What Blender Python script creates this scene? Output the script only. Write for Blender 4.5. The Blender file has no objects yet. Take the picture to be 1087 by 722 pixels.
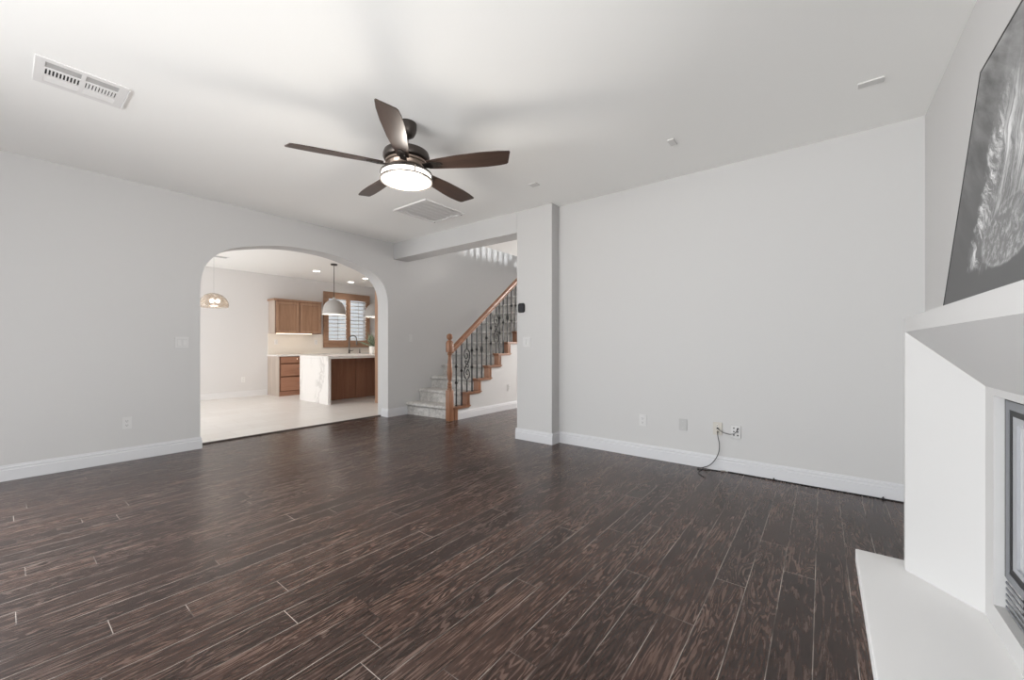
import bpy, bmesh, math, random
from mathutils import Vector, Matrix
random.seed(7)
SC = bpy.context.scene
COL = SC.collection
PI = math.pi

# ------------------------------------------------------------------ camera
YAW = math.radians(37.915)
cam_d = bpy.data.cameras.new('camera')
cam_d.sensor_fit = 'HORIZONTAL'; cam_d.sensor_width = 36.0
cam_d.lens = 422.63 / 1087 * 36.0
cam_d.shift_y = 5.23 / 1087
cam_d.clip_start = 0.02
cam = bpy.data.objects.new('camera', cam_d); COL.objects.link(cam)
cam.location = (0, 0, 1.13)
cam.rotation_euler = (PI / 2, 0, YAW - PI / 2)
SC.camera = cam

# ------------------------------------------------------------------ world, exposure
SC.view_settings.view_transform = 'Standard'
SC.view_settings.look = 'None'
SC.view_settings.gamma = 1.0
SC.view_settings.use_curve_mapping = False
SC.view_settings.exposure = 0.17
SC.cycles.use_denoising = True
SC.cycles.diffuse_bounces = 8
SC.cycles.max_bounces = 14
SC.cycles.sample_clamp_indirect = 6.0
w = bpy.data.worlds.new('world'); SC.world = w; w.use_nodes = True
wn = w.node_tree.nodes; wl = w.node_tree.links
bg = wn['Background']
sky = wn.new('ShaderNodeTexSky'); sky.sky_type = 'HOSEK_WILKIE'; sky.turbidity = 4.0
sky.sun_direction = (-0.5, -0.4, 0.75)
mx = wn.new('ShaderNodeMixRGB'); mx.inputs[0].default_value = 0.75
mx.inputs[2].default_value = (0.92, 0.96, 1.0, 1)
wl.new(sky.outputs[0], mx.inputs[1]); wl.new(mx.outputs[0], bg.inputs[0])
bg.inputs[1].default_value = 0.8


def area(name, loc, aim, sx, sy, power, col=(1, 1, 1), spread=180):
    d = bpy.data.lights.new(name, 'AREA'); d.shape = 'RECTANGLE'
    d.size = sx; d.size_y = sy; d.energy = power; d.color = col; d.spread = math.radians(spread)
    o = bpy.data.objects.new(name, d); COL.objects.link(o); o.location = loc
    v = Vector(aim) - Vector(loc)
    o.rotation_euler = v.to_track_quat('-Z', 'Z').to_euler()
    return o


# daylight in the window openings, with added fill lamps among them
area('daylight_rear_window', (-2.75, 1.7, 1.5), (-0.25, 1.7, -0.35), 4.4, 1.9, 135, (0.90, 0.95, 1.0))
area('rear_ceiling_fill', (-5.6, 4.2, 0.1), (-2.0, 2.0, 1.9), 4.5, 1.8, 560, (1.0, 0.985, 0.965))  # added fill lifting the ceiling, sent through the rear window
area('side_fill', (-1.3, 5.5, 1.35), (-0.2, 2.6, -0.5), 1.7, 1.8, 80, (0.90, 0.95, 1.0), 105)  # added fill to even out the room, from an invented side window
area('near_ceiling_fill', (-0.3, -2.6, 0.15), (0.4, -0.6, 1.6), 2.6, 1.4, 150, (1.0, 0.985, 0.965))  # added upward fill for the ceiling, through an invented opening
area('daylight_kitchen_door', (-0.46, 7.75, 1.1), (3, 7.75, 0.9), 2.8, 2.1, 92, (0.97, 0.985, 1.0))
area('hall_fill', (9.2, 3.3, 1.5), (4, 3.6, 1.2), 1.2, 1.8, 330, (1.0, 0.96, 0.93))  # added lamp, out of view, to brighten the hall
area('daylight_upper_window', (6.6, 1.75, 3.5), (6.6, 5.3, 3.2), 0.12, 0.3, 90, (0.95, 0.97, 1.0))

# ------------------------------------------------------------------ helpers
ORIG = {}


def worigin(o):
    return ORIG.get(o.name, Vector((0, 0, 0)))


class B:
    """Collects solid shapes in world coordinates; build() links them as ONE mesh object."""

    def __init__(self):
        self.bm = bmesh.new()

    def box(self, x0, x1, y0, y1, z0, z1, bev=0.0, seg=2):
        x0, x1 = min(x0, x1), max(x0, x1); y0, y1 = min(y0, y1), max(y0, y1); z0, z1 = min(z0, z1), max(z0, z1)
        bm = self.bm
        v = [bm.verts.new(p) for p in ((x0, y0, z0), (x1, y0, z0), (x1, y1, z0), (x0, y1, z0),
                                       (x0, y0, z1), (x1, y0, z1), (x1, y1, z1), (x0, y1, z1))]
        fs = [bm.faces.new([v[i] for i in f]) for f in ((0, 3, 2, 1), (4, 5, 6, 7), (0, 1, 5, 4), (1, 2, 6, 5), (2, 3, 7, 6), (3, 0, 4, 7))]
        if bev > 0:
            es = list({e for f in fs for e in f.edges})
            bmesh.ops.bevel(bm, geom=es, offset=bev, segments=seg, affect='EDGES', profile=0.5)
        return self

    def prism(self, pts, axis, a0, a1):
        """pts: polygon in the two other axes; axis 'x' -> (y,z), 'y' -> (x,z), 'z' -> (x,y)"""
        bm = self.bm

        def P(p, a):
            return {'x': (a, p[0], p[1]), 'y': (p[0], a, p[1]), 'z': (p[0], p[1], a)}[axis]
        A = [bm.verts.new(P(p, a0)) for p in pts]; C = [bm.verts.new(P(p, a1)) for p in pts]
        n = len(pts)
        bm.faces.new(A); bm.faces.new(C[::-1])
        for i in range(n):
            j = (i + 1) % n
            bm.faces.new((A[j], A[i], C[i], C[j]))
        return self

    def loft(self, rings, caps=True, closed=True):
        bm = self.bm
        R = [[bm.verts.new(p) for p in r] for r in rings]
        n = len(R[0])
        for a, b in zip(R[:-1], R[1:]):
            for i in range(n if closed else n - 1):
                j = (i + 1) % n
                bm.faces.new((a[i], a[j], b[j], b[i]))
        if caps:
            bm.faces.new(R[0][::-1]); bm.faces.new(R[-1])
        return self

    def lathe(self, prof, cx, cy, segs=32, caps=True):
        rings = []
        for r, z in prof:
            r = max(r, 1e-4)
            rings.append([(cx + r * math.cos(2 * PI * i / segs), cy + r * math.sin(2 * PI * i / segs), z) for i in range(segs)])
        return self.loft(rings, caps)

    def tube(self, pts, r, segs=8):
        pts = [Vector(p) for p in pts]
        rings = []
        up = None
        for i, p in enumerate(pts):
            t = (pts[min(i + 1, len(pts) - 1)] - pts[max(i - 1, 0)]).normalized()
            if up is None:
                up = Vector((0, 0, 1)) if abs(t.z) < 0.9 else Vector((1, 0, 0))
            a = t.cross(up)
            if a.length < 1e-4:
                a = t.cross(Vector((0, 1, 0.1)))
            a.normalize(); b = a.cross(t).normalized(); up = b
            rr = r[i] if isinstance(r, (list, tuple)) else r
            rings.append([tuple(p + a * rr * math.cos(2 * PI * k / segs) + b * rr * math.sin(2 * PI * k / segs)) for k in range(segs)])
        return self.loft(rings)

    def cyl(self, p0, p1, r, segs=20):
        return self.tube([p0, p1], r, segs)

    def quad(self, *ps):
        self.bm.faces.new([self.bm.verts.new(p) for p in ps]); return self

    def build(self, name, mat, parent=None, loc=None, smooth=None, kind=None, label=None):
        bm = self.bm
        bmesh.ops.recalc_face_normals(bm, faces=bm.faces[:])
        off = worigin(parent) if parent else Vector(loc or (0, 0, 0))
        bmesh.ops.translate(bm, verts=bm.verts[:], vec=-off)
        me = bpy.data.meshes.new(name); bm.to_mesh(me); bm.free()
        for m in (mat if isinstance(mat, (list, tuple)) else [mat]):
            me.materials.append(m)
        o = bpy.data.objects.new(name, me); COL.objects.link(o)
        if smooth:
            for p in me.polygons: p.use_smooth = True
            me.set_sharp_from_angle(angle=math.radians(smooth))
        if parent:
            o.parent = parent; ORIG[o.name] = off
        else:
            o.location = off; ORIG[o.name] = off
        if kind: o['kind'] = kind
        if label: o['label'] = label
        return o


def tag(o, label, cat, group=None):
    o['label'] = label; o['category'] = cat
    if group: o['group'] = group
    return o


def thing(name, label, cat, loc, group=None):
    o = bpy.data.objects.new(name, None); COL.objects.link(o); o.location = loc
    o.empty_display_size = 0.05
    ORIG[o.name] = Vector(loc)
    return tag(o, label, cat, group)


def copy_tree(o, parent=None):
    c = o.copy(); COL.objects.link(c)
    if parent: c.parent = parent
    for ch in list(o.children): copy_tree(ch, c)
    return c


# ------------------------------------------------------------------ materials
class NT:
    def __init__(self, name):
        self.m = bpy.data.materials.new(name); self.m.use_nodes = True
        self.t = self.m.node_tree; self.n = self.t.nodes; self.l = self.t.links
        self.b = self.n['Principled BSDF']

    def node(self, typ, **kw):
        x = self.n.new(typ)
        for k, v in kw.items(): setattr(x, k, v)
        return x

    def put(self, sock, v):
        if isinstance(v, bpy.types.NodeSocket): self.l.new(v, sock)
        elif isinstance(v, (int, float)) and sock.type == 'RGBA': sock.default_value = (v, v, v, 1)
        elif isinstance(v, (tuple, list)) and sock.type == 'RGBA' and len(v) == 3: sock.default_value = (*v, 1)
        else: sock.default_value = v

    def math(self, op, a, b=0.0, c=0.0, clamp=False):
        x = self.node('ShaderNodeMath', operation=op, use_clamp=clamp)
        for i, v in enumerate((a, b, c)): self.put(x.inputs[i], v)
        return x.outputs[0]

    def mix(self, f, a, b, mode='MIX'):
        x = self.node('ShaderNodeMixRGB', blend_type=mode)
        for i, v in enumerate((f, a, b)): self.put(x.inputs[i], v)
        return x.outputs[0]

    def noise(self, vec, scale, detail=2.0, rough=0.5, dist=0.0):
        x = self.node('ShaderNodeTexNoise')
        if vec is not None: self.l.new(vec, x.inputs['Vector'])
        x.inputs['Scale'].default_value = scale; x.inputs['Detail'].default_value = detail
        x.inputs['Roughness'].default_value = rough; x.inputs['Distortion'].default_value = dist
        return x.outputs[0]

    def obj(self):
        return self.node('ShaderNodeTexCoord').outputs['Object']

    def sep(self, v):
        x = self.node('ShaderNodeSeparateXYZ'); self.l.new(v, x.inputs[0]); return x.outputs

    def comb(self, x, y, z):
        c = self.node('ShaderNodeCombineXYZ')
        for i, v in enumerate((x, y, z)): self.put(c.inputs[i], v)
        return c.outputs[0]

    def mapping(self, v, scale=(1, 1, 1), rot=(0, 0, 0), loc=(0, 0, 0)):
        m = self.node('ShaderNodeMapping'); self.l.new(v, m.inputs[0])
        m.inputs['Scale'].default_value = scale; m.inputs['Rotation'].default_value = rot; m.inputs['Location'].default_value = loc
        return m.outputs[0]

    def ramp(self, f, stops, interp='LINEAR'):
        r = self.node('ShaderNodeValToRGB'); r.color_ramp.interpolation = interp
        e = r.color_ramp.elements
        while len(e) < len(stops): e.new(0.5)
        for i, (p, cc) in enumerate(stops):
            e[i].position = p; e[i].color = (*cc, 1) if len(cc) == 3 else cc
        self.l.new(f, r.inputs[0]); return r.outputs[0]

    def bump(self, h, strength, dist=0.01):
        x = self.node('ShaderNodeBump'); self.l.new(h, x.inputs['Height'])
        x.inputs['Strength'].default_value = strength; x.inputs['Distance'].default_value = dist
        self.l.new(x.outputs[0], self.b.inputs['Normal'])

    def set(self, color=None, rough=None, metal=None, spec=None, **kw):
        if color is not None: self.put(self.b.inputs['Base Color'], color)
        if rough is not None: self.put(self.b.inputs['Roughness'], rough)
        if metal is not None: self.put(self.b.inputs['Metallic'], metal)
        if spec is not None: self.put(self.b.inputs['Specular IOR Level'], spec)
        for k, v in kw.items(): self.put(self.b.inputs[k], v)
        return self


def srgb(r, g, b):
    f = lambda c: ((c / 255) / 12.92 if c / 255 <= 0.04045 else ((c / 255 + 0.055) / 1.055) ** 2.4)
    return (f(r), f(g), f(b))


def paint(name, col, rough=0.6, tex=0.08, scale=180, spec=0.3):
    t = NT(name); o = t.obj()
    n = t.noise(o, 1.3, 3.0)
    t.set(t.mix(t.math('MULTIPLY', n, 0.05), col, tuple(c * 0.85 for c in col)), rough, spec=spec)
    t.bump(t.noise(o, scale, 2.0), tex, 0.002)
    return t.m


def plain(name, col, rough=0.5, metal=0.0, spec=0.5, var=0.12, scale=25):
    t = NT(name); n = t.noise(t.obj(), scale, 3.0)
    t.set(t.mix(n, tuple(c * (1 - var) for c in col), tuple(min(1, c * (1 + var)) for c in col)), rough, metal, spec)
    return t.m


def wood(name, dark, light, axis='z', rough=0.4, fine=60):
    t = NT(name); o = t.obj()
    s = {'x': (0.5, 6, 6), 'y': (6, 0.5, 6), 'z': (6, 6, 0.5)}[axis]
    v = t.mapping(o, s)
    a = t.noise(v, 2.2, 4.0, 0.55, 0.6); b = t.noise(v, fine / 4, 3.0, 0.6)
    f = t.math('ADD', t.math('MULTIPLY', a, 0.65), t.math('MULTIPLY', b, 0.35))
    c = t.ramp(f, [(0.3, dark), (0.7, light)])
    t.set(c, rough, spec=0.4); t.bump(b, 0.05, 0.003)
    return t.m


def emit(name, col, strength):
    t = NT(name); t.set((0.9, 0.9, 0.9), 0.5)
    t.put(t.b.inputs['Emission Color'], col); t.b.inputs['Emission Strength'].default_value = strength
    return t.m


M = {}
M['wall'] = paint('wall_paint', srgb(195, 194, 193), 0.7)
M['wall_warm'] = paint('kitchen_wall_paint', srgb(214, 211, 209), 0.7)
M['ceil'] = paint('ceiling_paint', srgb(243, 243, 241), 0.8, 0.15, 90)
M['trim'] = paint('trim_paint', srgb(206, 206, 208), 0.35, 0.01)
M['surround'] = paint('fireplace_plaster', srgb(194, 193, 192), 0.6)
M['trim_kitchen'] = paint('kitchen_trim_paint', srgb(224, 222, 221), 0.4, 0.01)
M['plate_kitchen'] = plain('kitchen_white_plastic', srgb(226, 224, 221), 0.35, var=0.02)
M['plate_white'] = plain('white_plastic', srgb(202, 201, 200), 0.35, var=0.02)
M['plate_beige'] = plain('almond_plastic', srgb(190, 185, 176), 0.4, var=0.02)
M['plate_grey'] = plain('grey_cover_plastic', srgb(178, 177, 176), 0.5, var=0.02)
M['slot'] = plain('dark_slot', (0.02, 0.02, 0.02), 0.6)
M['black'] = plain('black_rubber', (0.018, 0.018, 0.02), 0.45)
M['thermo'] = plain('black_gloss_plastic', (0.012, 0.012, 0.014), 0.15)
M['grille'] = plain('white_enamel', srgb(228, 227, 226), 0.4, var=0.02)
M['grille_cover'] = plain('dull_white_cover', srgb(214, 213, 211), 0.6, var=0.02)
M['bronze'] = plain('brushed_dark_bronze', srgb(78, 72, 68), 0.38, 0.75, var=0.15)
M['hub'] = plain('worn_light_bronze', srgb(150, 134, 122), 0.35, 0.8, var=0.25, scale=60)
M['nickel'] = plain('aged_nickel', srgb(168, 160, 152), 0.3, 0.9)
M['iron'] = plain('black_wrought_iron', (0.012, 0.011, 0.011), 0.4, 0.3)
M['gunmetal'] = plain('dark_grey_metal', srgb(96, 92, 88), 0.3, 0.8)
M['chrome'] = plain('chrome', srgb(200, 198, 195), 0.15, 1.0, var=0.03)
M['steel'] = plain('grey_painted_steel', srgb(128, 130, 134), 0.45, 0.3, var=0.05)
M['steel_light'] = plain('light_grey_steel', srgb(164, 166, 170), 0.45, 0.2, var=0.04)
M['steel_dark'] = plain('dark_gap_steel', (0.015, 0.015, 0.016), 0.5, 0.3)
M['blade'] = wood('dark_walnut_blade', srgb(48, 38, 34), srgb(78, 62, 54), 'x', 0.32)
M['oak'] = wood('red_oak_stain', srgb(110, 72, 50), srgb(158, 112, 82), 'x', 0.4)
M['oak_v'] = wood('red_oak_stain_upright', srgb(116, 77, 54), srgb(166, 119, 88), 'z', 0.4)
M['cab'] = wood('kitchen_cabinet_oak', srgb(142, 110, 88), srgb(172, 138, 114), 'z', 0.45)
M['cab_base'] = wood('kitchen_base_oak', srgb(150, 108, 86), srgb(176, 132, 108), 'x', 0.45)
M['cab_frame'] = wood('cabinet_frame_shaded_oak', srgb(96, 62, 44), srgb(120, 80, 58), 'x', 0.5)  # darker body wood paints in the shade of gaps between fronts
M['cab_panel'] = wood('cabinet_panel_oak', srgb(134, 102, 80), srgb(162, 128, 104), 'z', 0.45)  # toned darker to imitate the shading of recessed door panels
M['cab_side'] = wood('cabinet_side_veneer', srgb(166, 152, 140), srgb(190, 176, 164), 'z', 0.45)
M['island_panel'] = wood('island_panel_oak', srgb(130, 90, 70), srgb(154, 112, 90), 'z', 0.45)
M['winwood'] = wood('window_oak', srgb(134, 102, 80), srgb(168, 134, 110), 'x', 0.45)
M['louver'] = plain('white_louver', srgb(235, 236, 238), 0.4, var=0.02)
M['shade'] = plain('grey_felt_shade', srgb(176, 172, 168), 0.8, var=0.06)
M['pot'] = plain('white_ceramic', srgb(238, 236, 232), 0.3, var=0.02)
M['leaf'] = plain('succulent_green', srgb(112, 124, 104), 0.5, var=0.4, scale=40)
M['led'] = emit('warm_led', (1.0, 0.8, 0.58), 2.5)
M['can'] = emit('recessed_lamp', (1.0, 0.94, 0.86), 8.0)
M['fan_lamp'] = emit('frosted_fan_lamp', (1.0, 0.95, 0.86), 1.7)
M['bulb'] = emit('bulb', (1.0, 0.93, 0.82), 3.0)

t = NT('reflection_tint_glass'); t.set((0.82, 0.82, 0.82), 0.06, IOR=1.8); t.put(t.b.inputs['Transmission Weight'], 0.4); M['door_glass'] = t.m  # pale cloudy body stands in for the bright room reflected in the glass
t = NT('clear_glass'); t.set((1, 1, 1), 0.02, IOR=1.45); t.put(t.b.inputs['Transmission Weight'], 1.0); M['glass'] = t.m
t = NT('crackle_glass'); o_ = t.obj()
n1 = t.noise(o_, 14, 4.0, 0.65, 1.5)
t.set(t.ramp(n1, [(0.4, (0.95, 0.92, 0.88)), (0.52, (0.62, 0.52, 0.42)), (0.6, (0.95, 0.93, 0.9))]), 0.15, IOR=1.2)
t.put(t.b.inputs['Transmission Weight'], 0.82); t.bump(t.noise(o_, 45, 3.0), 0.5, 0.006)
M['crackle'] = t.m

# firebox lining: pale refractory brick
t = NT('firebrick'); o_ = t.obj()
br = t.node('ShaderNodeTexBrick'); t.l.new(t.mapping(o_, (1, 1, 1), (PI / 2, 0, 0)), br.inputs[0])
br.inputs['Color1'].default_value = (0.72, 0.7, 0.67, 1); br.inputs['Color2'].default_value = (0.66, 0.64, 0.62, 1)
br.inputs['Mortar'].default_value = (0.3, 0.29, 0.28, 1); br.inputs['Scale'].default_value = 5.0
t.set(br.outputs[0], 0.9); M['firebrick'] = t.m


def floor_mat():
    t = NT('dark_oak_planks'); o = t.obj()
    s = t.sep(o); X, Y = s[0], s[1]
    W, L = 0.127, 1.35
    yr = t.math('DIVIDE', t.math('ADD', Y, 20.04), W)
    row = t.math('FLOOR', yr); fy = t.math('SUBTRACT', yr, row)
    wn1 = t.node('ShaderNodeTexWhiteNoise', noise_dimensions='1D'); t.l.new(row, wn1.inputs['W'])
    off = wn1.outputs['Value']
    xr = t.math('ADD', t.math('DIVIDE', t.math('ADD', X, 20.0), L), t.math('MULTIPLY', off, 7.31))
    ix = t.math('FLOOR', xr); fx = t.math('SUBTRACT', xr, ix)
    wn2 = t.node('ShaderNodeTexWhiteNoise', noise_dimensions='2D'); t.l.new(t.comb(ix, row, 0.0), wn2.inputs['Vector'])
    rnd = wn2.outputs['Value']; rc = t.sep(wn2.outputs['Color'])
    # cathedral figure: contour lines of a stretched noise field, different in every board
    gx = t.math('ADD', t.math('MULTIPLY', X, t.math('ADD', 0.7, t.math('MULTIPLY', rc[1], 1.3))), t.math('MULTIPLY', rnd, 91.0))
    gy = t.math('ADD', t.math('MULTIPLY', Y, t.math('ADD', 7.5, t.math('MULTIPLY', rc[2], 8.0))), t.math('MULTIPLY', rc[0], 57.0))
    f1 = t.noise(t.comb(gx, gy, t.math('MULTIPLY', rc[0], 9.0)), 1.25, 2.6, 0.5, 0.35)
    rings = t.math('SINE', t.math('MULTIPLY', f1, 84.0))
    rings = t.math('ADD', t.math('MULTIPLY', rings, 0.5), 0.5)
    rings = t.math('MULTIPLY', t.math('SUBTRACT', rings, 0.32), 1.9, clamp=True)
    fib = t.noise(t.comb(t.math('ADD', t.math('MULTIPLY', X, 9.0), t.math('MULTIPLY', rnd, 33.0)), t.math('MULTIPLY', Y, 95.0), rnd), 1.0, 4.0, 0.7)
    fib = t.math('ADD', t.math('MULTIPLY', t.math('SUBTRACT', fib, 0.5), 1.9), 0.5, clamp=True)
    pat = t.noise(t.comb(t.math('ADD', t.math('MULTIPLY', X, 2.2), t.math('MULTIPLY', rnd, 13.0)), t.math('MULTIPLY', Y, 9.0), rc[1]), 1.0, 3.0, 0.6)
    amt = t.math('MULTIPLY', t.math('SUBTRACT', pat, 0.25), 1.3, clamp=True)
    g = t.math('ADD', t.math('MULTIPLY', t.math('MULTIPLY', rings, amt), 0.62), t.math('MULTIPLY', fib, 0.5))
    c = t.ramp(g, [(0.10, srgb(34, 24, 20)), (0.36, srgb(62, 46, 40)), (0.6, srgb(94, 75, 66)), (0.88, srgb(150, 129, 118))])
    tint = t.mix(rc[2], (0.76, 0.75, 0.76), (1.2, 1.13, 1.08))
    c = t.mix(1.0, c, tint, 'MULTIPLY')
    # seams; pale stretches imitate bevelled edges catching the light
    ey = t.math('MINIMUM', fy, t.math('SUBTRACT', 1.0, fy))
    ex = t.math('MULTIPLY', t.math('MINIMUM', fx, t.math('SUBTRACT', 1.0, fx)), L / W)
    e = t.math('MINIMUM', ey, ex)
    seam = t.math('LESS_THAN', e, 0.011)
    seam_glint = t.noise(o, 2.3, 3.0)
    seam_glint = t.math('MULTIPLY', t.math('SUBTRACT', seam_glint, 0.38), 5.0, clamp=True)
    sc = t.mix(seam_glint, srgb(40, 31, 28), srgb(168, 158, 150))
    c = t.mix(seam, c, sc)
    # pale scuffs
    sp = t.noise(t.mapping(o, (1.0, 1.6, 1)), 26, 2.0, 0.5)
    sp = t.math('MULTIPLY', t.math('SUBTRACT', sp, 0.76), 14.0, clamp=True)
    c = t.mix(t.math('MULTIPLY', sp, 0.5), c, srgb(150, 140, 132))
    rg = t.math('ADD', 0.21, t.math('MULTIPLY', g, 0.14))
    t.set(c, rg, spec=0.4)
    hgt = t.math('SUBTRACT', t.math('ADD', t.math('MULTIPLY', g, 0.5), t.math('MULTIPLY', rnd, 0.0)), t.math('MULTIPLY', t.math('LESS_THAN', e, 0.03), 0.8))
    t.bump(hgt, 0.17, 0.003)
    return t.m


M['floor'] = floor_mat()

t = NT('cream_tile'); o_ = t.obj()
br = t.node('ShaderNodeTexBrick'); t.l.new(o_, br.inputs[0]); br.offset = 0.5
br.inputs['Scale'].default_value = 1.0; br.inputs['Brick Width'].default_value = 0.61; br.inputs['Row Height'].default_value = 0.305
br.inputs['Mortar Size'].default_value = 0.003
br.inputs['Color1'].default_value = (*srgb(226, 221, 216), 1); br.inputs['Color2'].default_value = (*srgb(218, 212, 206), 1)
br.inputs['Mortar'].default_value = (*srgb(200, 190, 180), 1)
n_ = t.noise(o_, 2.5, 5.0, 0.6, 0.8)
t.set(t.mix(t.math('MULTIPLY', n_, 0.5), br.outputs[0], srgb(238, 235, 232)), 0.35, spec=0.4); M['tile'] = t.m

t = NT('white_quartz'); o_ = t.obj()
v_ = t.mapping(o_, (1, 1, 0.45), (0.3, 0.2, 0.4))
n1 = t.noise(v_, 2.0, 6.0, 0.6, 1.2)
ln = t.math('ABSOLUTE', t.math('SUBTRACT', n1, 0.5))
ln = t.math('SUBTRACT', 1.0, t.math('MULTIPLY', ln, 26.0), clamp=True)
msk = t.math('MULTIPLY', t.math('SUBTRACT', t.noise(v_, 1.6, 2.0), 0.5), 6.0, clamp=True)
c_ = t.mix(t.math('MULTIPLY', t.math('MULTIPLY', ln, msk), 0.45), srgb(228, 224, 220), srgb(146, 140, 136))
t.set(c_, 0.25, spec=0.5); M['quartz'] = t.m
M['backsplash'] = plain('cream_backsplash', srgb(228, 221, 211), 0.3, var=0.02)

t = NT('grey_patterned_carpet'); o_ = t.obj()
n1 = t.noise(o_, 15, 4.0, 0.7, 1.0); n2 = t.noise(o_, 260, 2.0)
f_ = t.math('ADD', t.math('MULTIPLY', n1, 0.7), t.math('MULTIPLY', n2, 0.3))
t.set(t.ramp(f_, [(0.36, srgb(158, 155, 151)), (0.5, srgb(192, 189, 185)), (0.62, srgb(210, 207, 203))]), 0.95, spec=0.1)
t.bump(n2, 0.5, 0.006); M['carpet'] = t.m

# grey-toned print: ragged upright pale streaks above a rounded pale mass on a dark ground
t = NT('grey_print'); o_ = t.obj(); s_ = t.sep(o_)
u_ = t.math('MULTIPLY', s_[0], -1.0); v_ = s_[2]
uv = t.comb(u_, v_, 0.0)
wv = t.math('MULTIPLY', t.math('SUBTRACT', t.noise(t.mapping(uv, (3, 5, 1)), 1.0, 3.0), 0.5), 0.12)
uvw = t.comb(t.math('ADD', u_, wv), t.math('ADD', v_, wv), 0.0)


def streak(rotz, sx, sy, thr, gain):
    n = t.noise(t.mapping(t.mapping(uvw, (1, 1, 1), (0, 0, rotz)), (sx, sy, 1)), 1.0, 6.0, 0.72, 0.5)
    return t.math('MULTIPLY', t.math('SUBTRACT', n, thr), gain, clamp=True)


wob = t.math('MULTIPLY', t.math('SUBTRACT', t.noise(o_, 11.0, 5.0, 0.75), 0.5), 0.34)
cols = streak(-0.10, 20, 2.4, 0.46, 5.5)
fan_ = streak(0.62, 5, 30, 0.47, 6.5)
scr = streak(0.2, 30, 22, 0.5, 5.0)
inner = t.math('MULTIPLY', t.math('SUBTRACT', t.math('ADD', u_, wob), 0.46), 14.0, clamp=True)
edge = t.math('MULTIPLY', t.math('SUBTRACT', t.math('ADD', u_, t.math('ADD', wob, t.math('MULTIPLY', v_, -0.06))), 0.29), 14.0, clamp=True)
vb = t.math('MULTIPLY', t.math('SUBTRACT', t.math('ADD', v_, t.math('MULTIPLY', wob, 0.5)), 0.14), 14.0, clamp=True)
vt = t.math('MULTIPLY', t.math('SUBTRACT', 0.86, t.math('ADD', v_, wob)), 4.0, clamp=True)
pat = t.mix(inner, fan_, t.math('MAXIMUM', cols, t.math('MULTIPLY', scr, 0.55)))
pat = t.math('MULTIPLY', t.math('MULTIPLY', pat, edge), t.math('MULTIPLY', vb, vt))
sm = t.noise(t.mapping(t.mapping(uv, (1, 1, 1), (0, 0, 0.55)), (2.2, 13, 1)), 1.0, 4.0, 0.6)
sky_ = t.math('MULTIPLY', t.math('MULTIPLY', t.math('SUBTRACT', sm, 0.3), t.math('POWER', v_, 2.0)), 0.55, clamp=True)
body = t.math('MULTIPLY', t.math('MULTIPLY', edge, vb), 0.05)
val = t.math('ADD', t.math('ADD', t.math('ADD', 0.115, body), sky_), t.math('MULTIPLY', pat, 0.5))
du = t.math('DIVIDE', t.math('SUBTRACT', u_, 0.70), 0.25); dv = t.math('DIVIDE', t.math('SUBTRACT', v_, 0.235), 0.115)
rr = t.math('SQRT', t.math('ADD', t.math('MULTIPLY', du, du), t.math('MULTIPLY', dv, dv)))
bowl = t.math('MULTIPLY', t.math('SUBTRACT', 1.0, t.math('ADD', rr, t.math('MULTIPLY', wob, 0.7))), 12.0, clamp=True)
bowlc = t.math('ADD', 0.19, t.math('MULTIPLY', streak(0.5, 40, 26, 0.47, 5.0), 0.26))
rim_ = t.math('SUBTRACT', 1.0, t.math('MULTIPLY', t.math('ABSOLUTE', t.math('SUBTRACT', rr, 0.93)), 12.0), clamp=True)
bowlc = t.math('ADD', bowlc, t.math('MULTIPLY', rim_, 0.07))
val = t.mix(bowl, val, bowlc)
t.set(val, 0.6, spec=0.2); M['print'] = t.m
M['print_edge'] = plain('dark_canvas_edge', (0.05, 0.05, 0.048), 0.6)

# ------------------------------------------------------------------ room shell
H = 2.74
yA, yA2 = 5.354, 5.627        # arch wall, room face and kitchen face
xB, xP, xP2 = 3.985, 3.831, 4.088
yF = -0.57
xR = -2.5                     # rear wall (windows), behind the camera
yPr, yPl = 2.412, 2.909       # post
zb = 2.487                    # underside of header
YK = 9.95                     # kitchen back wall
XE = 9.0

B().box(xR - 0.1, XE, yF - 0.6, 5.545, -0.1, 0.0).build('floor', M['floor'], kind='structure')
B().box(-0.4, XE, 5.575, YK + 0.2, -0.1, 0.0).build('floor_kitchen', M['tile'], kind='structure')
B().prism([(5.525, 0.0), (5.535, 0.012), (5.575, 0.014), (5.585, 0.0), (5.585, -0.05), (5.525, -0.05)], 'x', 1.337, 3.72).build('trim_1', plain('dark_reducer_strip', srgb(50, 38, 33), 0.4), kind='structure')
B().box(xR - 0.1, xP2, yF - 0.1, yA + 0.1, H, H + 0.2).build('ceiling', M['ceil'], kind='structure')
B().box(-0.4, XE, yA2 - 0.1, YK + 0.2, H, H + 0.2).build('ceiling_kitchen', M['ceil'], kind='structure')
B().box(xP2 - 0.02, XE, 1.2, 4.37, H, 3.04).build('ceiling_hall', M['ceil'], kind='structure')
B().box(xP2 - 0.3, XE, 1.2, yA + 0.15, 5.4, 5.5).build('ceiling_stairwell', M['ceil'], kind='structure')

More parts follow.
